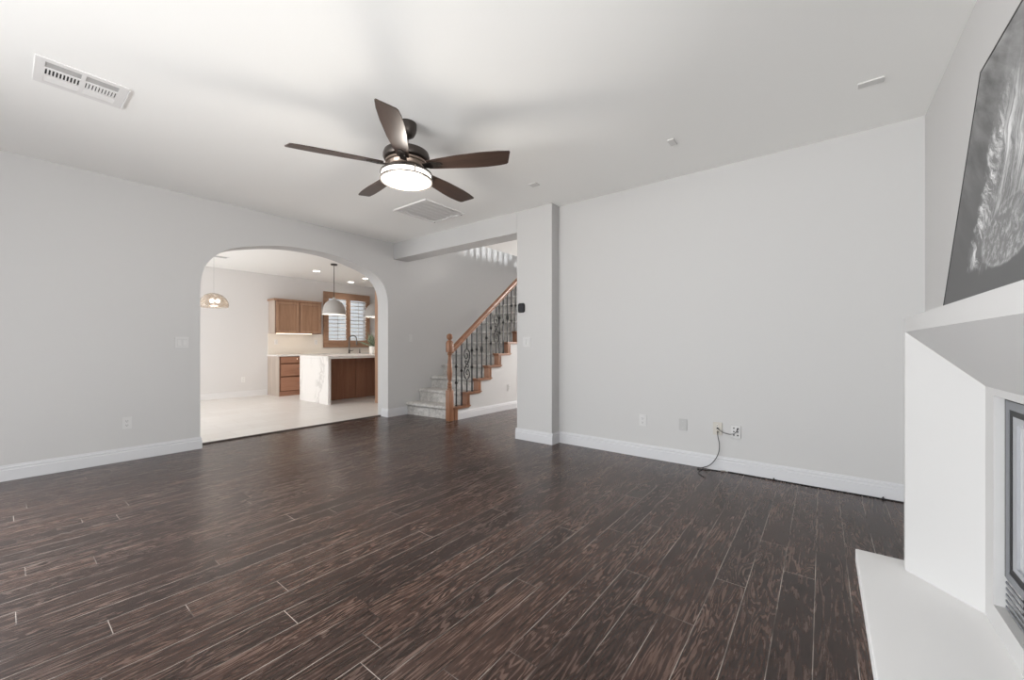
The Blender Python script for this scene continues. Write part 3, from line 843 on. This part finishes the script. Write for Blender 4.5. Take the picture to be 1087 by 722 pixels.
for y in (0.318, -0.352):
    b = B(); b.box(3.955, 3.9705, y - 0.008, y + 0.008, 0.0, 0.012, 0.003); b.cyl((3.962, y, 0.008), (3.962, y, 0.02), 0.004, 10); b.build('clip', M['black'], cb)

# ------------------------------------------------------------------ staircase
RUN, RISE = 0.257, 0.197
XS = 4.09
NS = 15
YW = 4.345                          # face of the wall under the stairs
st = thing('staircase', 'grey carpeted staircase with oak tread ends rising behind the square post', 'staircase', (XS, 4.85, 0))
for k in range(1, NS + 1):
    xr = XS + RUN * (k - 1); z0, z1 = RISE * (k - 1), RISE * k
    pr = [(xr, z0), (xr, z1 - 0.055), (xr - 0.016, z1 - 0.056), (xr - 0.034, z1 - 0.044), (xr - 0.040, z1 - 0.024), (xr - 0.032, z1 - 0.007), (xr - 0.012, z1), (xr + RUN + 0.001, z1), (xr + RUN + 0.001, z0)]
    if k > 1: pr = pr[:-1] + [(xr + RUN + 0.001, z0 - 0.12), (xr, z0 - 0.12)]
    # the near end of each step sits a little further on than the end at the wall
    B().loft([[(x + 0.083, 4.44, z) for x, z in pr], [(x, yA - 0.002, z) for x, z in pr]]).build('step', M['carpet'], st, smooth=50)
XT = 4.143
for k in range(1, 13):
    xn = XT + RUN * (k - 1); zt_ = RISE * k + 0.002
    b = B()
    L_ = 0.352
    b.prism([(xn, zt_ - 0.024), (xn - 0.008, zt_ - 0.012), (xn, zt_), (xn + L_, zt_), (xn + L_ + 0.008, zt_ - 0.012), (xn + L_, zt_ - 0.024)], 'y', 4.318, 4.445)
    b.prism([(xn + 0.02, zt_ - 0.04), (xn + 0.012, zt_ - 0.024), (xn + L_ - 0.008, zt_ - 0.024), (xn + L_ - 0.022, zt_ - 0.04)], 'y', 4.326, 4.445)
    b.build('tread_end', M['oak'], st, label='stained oak tread end')
    zb_ = RISE * (k - 1) + 0.002 if k > 1 else 0.0
    b = B(); b.box(xn + 0.03, xn + 0.076, 4.334, 4.443, zb_, zt_ - 0.0405).box(xn + 0.073, xn + 0.088, 4.328, 4.36, zb_, zt_ - 0.0405)
    b.build('riser_end', M['oak_v'], st, label='stained oak riser end')
# wall under the stairs
pts = [(4.232, 0)]
for k in range(1, NS):
    pts += [(4.232 + RUN * (k - 1), RISE * k - 0.03), (4.232 + RUN * k, RISE * k - 0.03)]
pts += [(4.232 + RUN * (NS - 1), 0)]
B().prism(pts, 'y', YW, 4.435).build('wall_stairs', M['wall'], kind='structure')

rail = thing('stair_railing', 'oak handrail with black iron balusters and turned newel post', 'railing', (4.11, 4.374, 0))
nx, ny = 4.108, 4.376
b = B()
a_ = 0.0425
b.box(nx - a_, nx + a_, ny - a_, ny + a_, 0.0, 0.455, 0.004)
b.lathe([(0.03, 0.45), (0.042, 0.462), (0.042, 0.47), (0.028, 0.49), (0.036, 0.505), (0.036, 0.515), (0.026, 0.53), (0.036, 0.55), (0.03, 0.565), (0.022, 0.58), (0.03, 0.62), (0.040, 0.68), (0.041, 0.72),
         (0.036, 0.80), (0.029, 0.88), (0.024, 0.95), (0.024, 0.975), (0.036, 0.99), (0.036, 1.0), (0.026, 1.01), (0.038, 1.022)], nx, ny, 24)
b.box(nx - a_, nx + a_, ny - a_, ny + a_, 1.02, 1.175, 0.01)
b.lathe([(0.042, 1.172), (0.045, 1.182), (0.040, 1.192), (0.022, 1.198), (0.022, 1.206), (0.032, 1.213), (0.041, 1.228), (0.045, 1.25), (0.041, 1.273), (0.03, 1.289), (0.012, 1.297), (0.0, 1.298)], nx, ny, 24)
b.build('newel_post', M['oak_v'], rail, smooth=40)
slope = 0.772
hz = lambda x: 1.075 + slope * (x - 4.15)
prof_h = [(-0.030, -0.055), (-0.030, -0.035), (-0.022, -0.028), (-0.034, -0.012), (-0.034, 0.0), (-0.022, 0.016), (0.0, 0.02), (0.022, 0.016), (0.034, 0.0), (0.034, -0.012), (0.022, -0.028), (0.030, -0.035), (0.030, -0.055)]
b = B()
b.loft([[(x, ny + dy, hz(x) + dz_ * 1.25) for dy, dz_ in prof_h] for x in (4.148, 7.3)])
b.build('handrail', M['oak'], rail, smooth=40)
bx = [4.243, 4.356, 4.473, 4.585, 4.70, 4.815, 4.933, 5.043, 5.185, 5.27, 5.372, 5.488, 5.600, 5.722, 5.84, 5.96, 6.08, 6.2]
kinds = ['k2', 'k1', 'scroll', 'k2', 'k1', 'basket', 'k1', 'k2', 'scroll', 'k2', 'k1', 'basket', 'k2', 'k1', 'scroll', 'k2', 'k1', 'k1']


def knuckle(b, x, z):
    rings = []
    for dz_, r in ((-0.042, 0.0075), (-0.034, 0.013), (-0.024, 0.009), (-0.017, 0.018), (0, 0.025), (0.017, 0.018), (0.024, 0.009), (0.034, 0.013), (0.042, 0.0075)):
        rings.append((r, z + dz_))
    b.lathe(rings, x, ny, 10)


def spiral(x, z, s, tx):
    """half of an S-scroll in the x-z plane, curling round (x, z)"""
    pts = []
    for i in range(30):
        a = i / 29 * 2.6 * PI
        r = 0.045 * (1 - 0.76 * i / 29)
        pts.append((x + tx * r * math.cos(a) * 0.95, ny, z + s * r * math.sin(a)))
    return pts


def tread_top(x):
    k = int(math.floor((x - 4.143) / RUN)) + 1
    return RISE * max(1, k) + 0.002


for x, kd in zip(bx, kinds):
    z0, z1 = tread_top(x), hz(x) - 0.06
    b = B(); r_ = 0.0082
    zm = (z0 + z1) / 2
    if kd == 'scroll':
        hh = 0.245; K = 1.22
        b.box(x - r_, x + r_, ny - r_, ny + r_, z0, zm - hh + 0.012).box(x - r_, x + r_, ny - r_, ny + r_, zm + hh - 0.012, z1)
        for s in (1, -1):
            # outer bow, diagonal of the S and its inner curl
            c1 = (x - s * 0.012, zm + s * K * 0.125)
            pts = [(x, ny, zm + s * hh)]
            pts += spline([(x, ny, zm + s * hh), (x + s * 0.052, ny, zm + s * K * 0.155), (x + s * 0.056, ny, zm + s * K * 0.08), (x + s * 0.01, ny, zm)], 6)[1:]
            b.tube(pts, 0.0088, 6)
            pts = spline([(x, ny, zm + s * hh), (x - s * 0.05, ny, zm + s * K * 0.165), (x - s * 0.055, ny, zm + s * K * 0.11), (x - s * 0.02, ny, zm + s * K * 0.07), (x + s * 0.014, ny, zm + s * K * 0.095), (x + s * 0.008, ny, zm + s * K * 0.13), (x - s * 0.018, ny, zm + s * K * 0.128)], 6)
            b.tube(pts, 0.0082, 6)
            pts = spline([(x + s * 0.045, ny, zm + s * K * 0.05), (x + s * 0.01, ny, zm + s * K * 0.03), (x - s * 0.03, ny, zm + s * K * 0.045), (x - s * 0.03, ny, zm + s * K * 0.015), (x, ny, zm)], 5)
            b.tube(pts, 0.0075, 6)
    else:
        b.box(x - r_, x + r_, ny - r_, ny + r_, z0, z1)
        L_ = z1 - z0
        if kd == 'k2':
            knuckle(b, x, z0 + L_ * 0.40); knuckle(b, x, z0 + L_ * 0.68)
        elif kd == 'k1':
            knuckle(b, x, z0 + L_ * 0.55)
        else:
            for q in range(4):
                a = q * PI / 2 + PI / 4
                pts = [(x + 0.024 * math.sin(PI * i / 10) * math.cos(a + i * 0.12), ny + 0.024 * math.sin(PI * i / 10) * math.sin(a + i * 0.12), zm + 0.055 - 0.055 + (i - 5) * 0.013) for i in range(11)]
                b.tube(pts, 0.0055, 6)
            b.lathe([(0.008, zm - 0.08), (0.012, zm - 0.072), (0.008, zm - 0.064)], x, ny, 10); b.lathe([(0.008, zm + 0.064), (0.012, zm + 0.072), (0.008, zm + 0.08)], x, ny, 10)
    b.box(x - 0.012, x + 0.012, ny - 0.012, ny + 0.012, z0, z0 + 0.018, 0.003)
    b.build('baluster', M['iron'], rail, smooth=40)

# white balustrade on the upper landing (its light and shadow fall on the stair wall)
up_r = thing('landing_balustrade', 'white picket balustrade on the upper landing above the hall', 'railing', (6.5, 4.32, 3.04))
b = B(); b.box(4.1, XE - 0.02, 4.29, 4.35, 3.9, 3.95); b.build('handrail', M['trim'], up_r)
b = B(); x = 4.2
while x < XE - 0.1:
    b.box(x - 0.02, x + 0.02, 4.30, 4.34, 3.04, 3.9); x += 0.125
o = b.build('pickets', M['trim'], up_r)

# ------------------------------------------------------------------ kitchen
# base cabinet run: drawer stack at the left end, doors beyond
CX0 = 3.73; CX1 = 7.2; CYF = 9.37
bc = thing('base_cabinet', 'oak kitchen base cabinet with three drawers against the back wall', 'cabinet', (CX0, CYF, 0))
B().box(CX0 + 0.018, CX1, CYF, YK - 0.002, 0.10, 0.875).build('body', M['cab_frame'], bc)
B().box(CX0, CX0 + 0.018, CYF - 0.005, YK - 0.002, 0.0, 0.875).build('side_panel', M['cab_side'], bc, label='pale veneered end panel')
B().box(CX0 + 0.018, CX1, CYF + 0.01, CYF + 0.05, 0.0, 0.10).build('toe_kick', M['cab_base'], bc)


def shaker(x0, x1, z0, z1, y, mat, parent, nm, wd=0.05):
    b = B(); b.box(x0, x1, y - 0.018, y, z0, z1, 0.002)
    o_ = b.build(nm, mat, parent)
    return o_


dz_ = [(0.115, 0.41), (0.44, 0.70), (0.73, 0.86)]
for z0, z1 in dz_:
    b = B(); x0, x1 = CX0 + 0.045, 4.42
    b.box(x0, x1, CYF - 0.018, CYF - 0.0005, z0, z1, 0.004)
    d_ = b.build('drawer', M['cab_base'], bc)
    zc = (z0 + z1) / 2 + 0.02
    b = B(); xm = (x0 + x1) / 2 + 0.08
    b.cyl((xm - 0.07, CYF - 0.045, zc), (xm + 0.07, CYF - 0.045, zc), 0.006, 10); b.cyl((xm - 0.05, CYF - 0.045, zc), (xm - 0.05, CYF - 0.017, zc), 0.004, 8); b.cyl((xm + 0.05, CYF - 0.045, zc), (xm + 0.05, CYF - 0.017, zc), 0.004, 8)
    b.build('handle', M['chrome'], d_, label='brushed bar handle')
x = 4.45
while x < 7.0:
    b = B(); b.box(x, x + 0.43, CYF - 0.018, CYF - 0.0005, 0.115, 0.86, 0.004); b.build('door', M['cab_base'], bc); x += 0.45
b = B(); b.box(CX0 - 0.02, CX1, CYF - 0.03, YK, 0.876, 0.912, 0.003)
tag(b.build('countertop', M['quartz'], None, (CX0, 9.6, 0.876)), 'pale quartz worktop along the kitchen back wall under the window', 'countertop')
b = B(); b.box(CX0, 4.99, YK - 0.014, YK - 0.001, 0.913, 1.393).box(4.99, CX1, YK - 0.014, YK - 0.001, 0.913, 1.05)
tag(b.build('backsplash', M['backsplash'], None, (CX0, YK, 0.913)), 'cream backsplash panel between worktop and oak wall cabinet', 'backsplash')
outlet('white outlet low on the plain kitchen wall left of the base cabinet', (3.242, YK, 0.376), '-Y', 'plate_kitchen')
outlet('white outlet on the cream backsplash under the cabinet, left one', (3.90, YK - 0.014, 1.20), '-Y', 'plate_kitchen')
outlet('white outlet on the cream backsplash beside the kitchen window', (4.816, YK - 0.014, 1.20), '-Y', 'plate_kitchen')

# wall cabinet
UX0, UX1, UZ0, UZ1, UYF = 3.745, 4.795, 1.395, 2.125, 9.62
wc = thing('wall_cabinet', 'oak double-door wall cabinet left of the kitchen window', 'cabinet', (UX0, YK, UZ0))
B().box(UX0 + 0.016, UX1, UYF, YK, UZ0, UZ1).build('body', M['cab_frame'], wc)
B().box(UX0, UX0 + 0.016, UYF, YK, UZ0, UZ1).build('side_panel', M['cab_side'], wc, label='pale veneered side panel')
b = B(); b.prism([(YK, UZ1), (UYF - 0.004, UZ1), (UYF - 0.035, UZ1 + 0.035), (UYF - 0.035, UZ1 + 0.045), (YK, UZ1 + 0.045)], 'x', UX0 - 0.025, UX1 + 0.0); b.build('crown', M['cab'], wc)
for x0, x1 in ((UX0 + 0.03, 4.268), (4.29, UX1 - 0.012)):
    b = B(); z0, z1, y = UZ0 + 0.012, UZ1 - 0.012, UYF - 0.0005
    wd = 0.055
    b.box(x0, x0 + wd, y - 0.02, y, z0, z1, 0.002).box(x1 - wd, x1, y - 0.02, y, z0, z1, 0.002).box(x0 + wd, x1 - wd, y - 0.02, y, z0, z0 + wd, 0.002).box(x0 + wd, x1 - wd, y - 0.02, y, z1 - wd, z1, 0.002)
    d_ = b.build('door', M['cab'], wc)
    B().box(x0 + wd + 0.004, x1 - wd - 0.004, y - 0.006, y, z0 + wd + 0.004, z1 - wd - 0.004).build('panel', M['cab_panel'], d_)
B().box(UX0 + 0.05, UX1 - 0.22, UYF + 0.02, UYF + 0.04, UZ0 - 0.012, UZ0 - 0.0005).build('led_strip', M['led'], wc, label='glowing warm light strip')
area('under_cabinet_glow', (4.2, 9.7, UZ0 - 0.02), (4.2, 9.8, 0.9), 0.9, 0.05, 0.6, (1, 0.85, 0.68))

# kitchen window with oak frame and white plantation shutters
WX0, WX1, WZ0, WZ1 = 5.0, 6.295, 1.066, 2.485
win = bpy.data.objects.new('window_1', None); COL.objects.link(win); win.location = (5.65, YK, WZ0); ORIG[win.name] = Vector(win.location); win['kind'] = 'structure'
win['label'] = 'oak framed kitchen window with white plantation shutters'; win['category'] = 'window'
b = B(); fy0, fy1 = YK - 0.05, YK + 0.0
b.box(WX0, WX0 + 0.125, fy0, fy1, WZ0, WZ1, 0.004).box(WX1 - 0.115, WX1, fy0, fy1, WZ0, WZ1, 0.004).box(WX0 + 0.125, WX1 - 0.115, fy0, fy1, WZ0, 1.25, 0.004).box(WX0 + 0.125, WX1 - 0.115, fy0, fy1, 2.315, WZ1, 0.004)
b.box(5.611, 5.717, fy0, fy1, 1.25, 2.315, 0.004)
b.build('window_frame', M['winwood'], win)
for x0, x1 in ((WX0 + 0.125, 5.611), (5.717, WX1 - 0.115)):
    b = B()
    z = 1.29
    while z < 2.30:
        c_, s_ = math.cos(math.radians(28)), math.sin(math.radians(28))
        q = [(-0.036, -0.004), (0.036, -0.004), (0.040, 0), (0.036, 0.004), (-0.036, 0.004), (-0.040, 0)]
        b.prism([(YK - 0.012 + p * c_ - r * s_, z + p * s_ + r * c_) for p, r in q], 'x', x0, x1); z += 0.098
    xm = (x0 + x1) / 2
    sh = b.build('louvers', M['louver'], win)
    B().box(xm - 0.006, xm + 0.006, YK - 0.058, YK - 0.046, 1.28, 2.28).build('tilt_rod', M['plate_grey'], sh)
b = B(); b.box(kx0, kx1, YK + 0.09, YK + 0.096, kz0, kz1); b.build('pane', M['glass'], win)

# island
IX0, IX1, IY0, IY1 = 3.775, 6.1, 7.315, 8.47
it = thing('island_countertop', 'white veined quartz island top with a waterfall end', 'countertop', (IX0, 7.9, 0))
B().box(IX0, IX1, IY0, IY1, 0.865, 0.917, 0.003).build('top_slab', M['quartz'], it)
B().box(IX0, IX0 + 0.055, IY0, IY1, 0.0, 0.8645, 0.003).build('waterfall_panel', M['quartz'], it)
ic = thing('island_cabinet', 'reddish oak panelled island body under the overhanging quartz top', 'cabinet', (IX0 + 0.06, 7.87, 0))
B().box(IX0 + 0.058, IX1 - 0.02, 7.875, 8.44, 0.0, 0.8645).build('body', M['island_panel'], ic)
for x0, x1 in ((IX0 + 0.058, 4.655), (4.665, 5.47), (5.48, IX1 - 0.02)):
    B().box(x0, x1, 7.856, 7.8745, 0.004, 0.862, 0.002).build('panel', M['island_panel'], ic)

# tall cabinet glimpsed past the arch jamb
tc = thing('tall_cabinet', 'tall brown oak cabinet edge just past the right arch jamb', 'cabinet', (4.483, 6.887, 0))
B().box(4.503, 5.3, 6.2, 6.885, 0.0, 2.45).build('body', M['cab'], tc)
B().box(4.485, 4.502, 6.2, 6.887, 0.0, 2.45, 0.002).build('side_panel', M['cab'], tc)
b = B(); b.box(4.52, 4.90, 6.8855, 6.90, 0.1, 1.3, 0.003); b.build('door', M['cab'], tc)
b = B(); b.box(4.52, 4.90, 6.8855, 6.90, 1.32, 2.42, 0.003); b.build('door', M['cab'], tc)

# faucet and soap dispenser on the back worktop
fc = thing('faucet', 'dark grey gooseneck kitchen faucet in front of the window', 'faucet', (5.60, 9.72, 0.912))
fxx, fyy = 5.60, 9.76
B().lathe([(0.0, 0.9125), (0.028, 0.9125), (0.028, 0.922), (0.022, 0.93), (0.02, 1.0), (0.016, 1.01), (0, 1.01)], fxx, fyy, 20).build('base', M['bronze'], fc, smooth=40)
pts = [(fxx, fyy, 1.0), (fxx, fyy, 1.25)] + [(fxx + 0.075 - 0.075 * math.cos(a), fyy - 0.05 + 0.05 * math.cos(a), 1.28 + 0.095 * math.sin(a)) for a in [PI * i / 12 for i in range(13)]] + [(fxx + 0.15, fyy - 0.10, 1.22)]
B().tube(pts, 0.015, 10).build('spout', M['gunmetal'], fc, smooth=60)
B().cyl((fxx + 0.15, fyy - 0.10, 1.235), (fxx + 0.15, fyy - 0.10, 1.13), 0.019, 14).build('spray_head', M['gunmetal'], fc, smooth=40)
B().tube([(fxx + 0.01, fyy, 0.97), (fxx + 0.06, fyy - 0.02, 0.975), (fxx + 0.10, fyy - 0.03, 0.99)], [0.011, 0.009, 0.007], 10).build('handle', M['bronze'], fc, smooth=60)
sd = thing('soap_dispenser', 'small dark soap dispenser beside the kitchen faucet', 'soap dispenser', (5.90, 9.76, 0.912))
B().lathe([(0, 0.9125), (0.024, 0.9125), (0.024, 0.925), (0.014, 0.935), (0.014, 0.985), (0, 0.985)], 5.90, 9.76, 16).build('base', M['bronze'], sd, smooth=40)
B().tube([(5.90, 9.76, 0.98), (5.90, 9.76, 1.01), (5.88, 9.73, 1.02), (5.86, 9.70, 1.012)], 0.009, 10).build('spout', M['bronze'], sd, smooth=60)

# potted succulent on the island
pp = thing('potted_plant', 'spiky green succulent in a white pot on the island', 'potted plant', (5.28, 8.2, 0.917))
B().lathe([(0, 0.9175), (0.062, 0.9175), (0.068, 0.93), (0.072, 1.10), (0.066, 1.10), (0.062, 1.085), (0, 1.085)], 5.28, 8.2, 28).build('pot', M['pot'], pp, smooth=40)
b = B()
for k in range(46):
    a = random.uniform(0, 2 * PI); ln = random.uniform(0.16, 0.36); el = random.uniform(0.25, 1.35)
    d = Vector((math.cos(a) * math.cos(el), math.sin(a) * math.cos(el), math.sin(el)))
    p0 = Vector((5.28, 8.2, 1.085)) + Vector((math.cos(a), math.sin(a), 0)) * 0.02
    p1 = p0 + d * ln * 0.5 + Vector((0, 0, 0.02)); p2 = p0 + d * ln + Vector((0, 0, -0.01 if el < 0.6 else 0.02))
    b.tube(spline([p0, p1, p2], 4), [0.009, 0.013, 0.016, 0.017, 0.016, 0.014, 0.011, 0.007, 0.001], 6)
b.build('leaves', M['leaf'], pp, smooth=60)


def pendant(label, x, y):
    t_ = thing('pendant_light', label, 'pendant light', (x, y, H), 'dome pendants over the island')
    B().lathe([(0, H), (0.062, H), (0.062, H - 0.018), (0.055, H - 0.025), (0, H - 0.025)], x, y, 28).build('canopy', M['bronze'], t_, smooth=40)
    B().cyl((x, y, H - 0.02), (x, y, 2.03), 0.006, 10).build('rod', M['bronze'], t_)
    B().lathe([(0, 2.075), (0.024, 2.075), (0.03, 2.06), (0.03, 2.03), (0, 2.03)], x, y, 20).build('socket_cap', M['shade'], t_, smooth=40)
    pr = [(0.03, 2.032), (0.07, 2.024), (0.115, 2.0), (0.155, 1.962), (0.185, 1.91), (0.203, 1.85), (0.212, 1.79), (0.217, 1.742)]
    inn = [(r - 0.006, z - 0.004) for r, z in reversed(pr)]
    b = B(); b.lathe(pr + inn, x, y, 44, caps=False); b.build('lamp_shade', M['shade'], t_, smooth=40)
    b = B(); b.lathe([(0.2175, 1.733), (0.219, 1.733), (0.219, 1.747), (0.2175, 1.747), (0.2175, 1.733)], x, y, 44, caps=False); b.build('rim', M['pot'], t_)
    B().lathe([(0, 2.02), (0.015, 2.02), (0.018, 1.98), (0.032, 1.94), (0.03, 1.91), (0.015, 1.893), (0, 1.89)], x, y, 18).build('bulb', M['bulb'], t_, smooth=50)
    d = bpy.data.lights.new('pendant_bulb', 'POINT'); d.energy = 6; d.color = (1, 0.9, 0.78); d.shadow_soft_size = 0.04
    o_ = bpy.data.objects.new('pendant_bulb', d); COL.objects.link(o_); o_.parent = t_; o_.location = (0, 0, 1.84 - H)


pendant('grey dome pendant hanging over the near end of the island', 4.082, 7.676)
pendant('grey dome pendant half hidden behind the right arch jamb', 5.01, 7.676)

gp = thing('glass_pendant', 'lit crackled glass bowl pendant near the left arch jamb', 'pendant light', (2.155, 7.9, H))
gx, gy = 2.155, 7.9
B().lathe([(0, H), (0.06, H), (0.06, H - 0.02), (0, H - 0.03)], gx, gy, 24).build('canopy', M['chrome'], gp, smooth=40)
B().cyl((gx, gy, H - 0.02), (gx, gy, 1.97), 0.0022, 8).build('cord', M['plate_grey'], gp)
pr = [(0.012, 1.985), (0.07, 1.975), (0.125, 1.945), (0.17, 1.895), (0.197, 1.835), (0.203, 1.785), (0.195, 1.755), (0.17, 1.745)]
b = B(); b.lathe(pr + [(r - 0.006, z - (0.006 if i > 1 else -0.004)) for i, (r, z) in enumerate(reversed(pr))], gx, gy, 40, caps=False); b.build('bowl_shade', M['crackle'], gp, smooth=50)
for dx in (-0.035, 0.045):
    B().lathe([(0, 1.895), (0.018, 1.89), (0.034, 1.865), (0.034, 1.845), (0.02, 1.822), (0, 1.815)], gx + dx, gy - 0.03, 18).build('bulb', M['bulb'], gp, smooth=50)
d = bpy.data.lights.new('glass_pendant_bulb', 'POINT'); d.energy = 1.2; d.color = (1, 0.9, 0.78); d.shadow_soft_size = 0.08
o_ = bpy.data.objects.new('glass_pendant_bulb', d); COL.objects.link(o_); o_.parent = gp; o_.location = (0, 0, 1.70 - H)

for lab, x, y in (('recessed kitchen ceiling light left of the island pendant', 4.222, 8.68), ('recessed ceiling light above the kitchen window', 5.50, 9.50), ('small recessed ceiling light nearest the right arch jamb', 5.425, 8.71)):
    t_ = thing('recessed_light', lab, 'ceiling light', (x, y, H), 'recessed kitchen lights')
    R = 0.09
    b = B(); b.lathe([(R - 0.018, H - 0.001), (R, H - 0.001), (R, H - 0.006), (R - 0.018, H - 0.006), (R - 0.018, H - 0.001)], x, y, 32, caps=False); b.build('trim_ring', M['grille'], t_)
    B().lathe([(0, H - 0.0005), (R - 0.018, H - 0.0005), (R - 0.018, H - 0.003), (0, H - 0.003)], x, y, 32).build('lens', M['can'], t_)
    d = bpy.data.lights.new('recessed_bulb', 'SPOT'); d.energy = 22; d.spot_size = math.radians(120); d.spot_blend = 0.6; d.color = (1, 0.94, 0.87); d.shadow_soft_size = 0.06
    o_ = bpy.data.objects.new('recessed_bulb', d); COL.objects.link(o_); o_.parent = t_; o_.location = (0, 0, -0.02)

t_ = thing('kitchen_vent', 'small white air vent on the kitchen ceiling near the left of the arch', 'air vent', (2.46, 8.66, H))
b = B(); b.box(2.34, 2.36, 8.57, 8.75, H - 0.008, H).box(2.56, 2.58, 8.57, 8.75, H - 0.008, H).box(2.36, 2.56, 8.57, 8.59, H - 0.008, H).box(2.36, 2.56, 8.73, 8.75, H - 0.008, H)
b.build('frame', M['grille'], t_)
b = B()
for k in range(5): b.box(2.36, 2.56, 8.598 + 0.027 * k, 8.616 + 0.027 * k, H - 0.006, H - 0.0005)
b.build('slats', M['plate_grey'], t_)
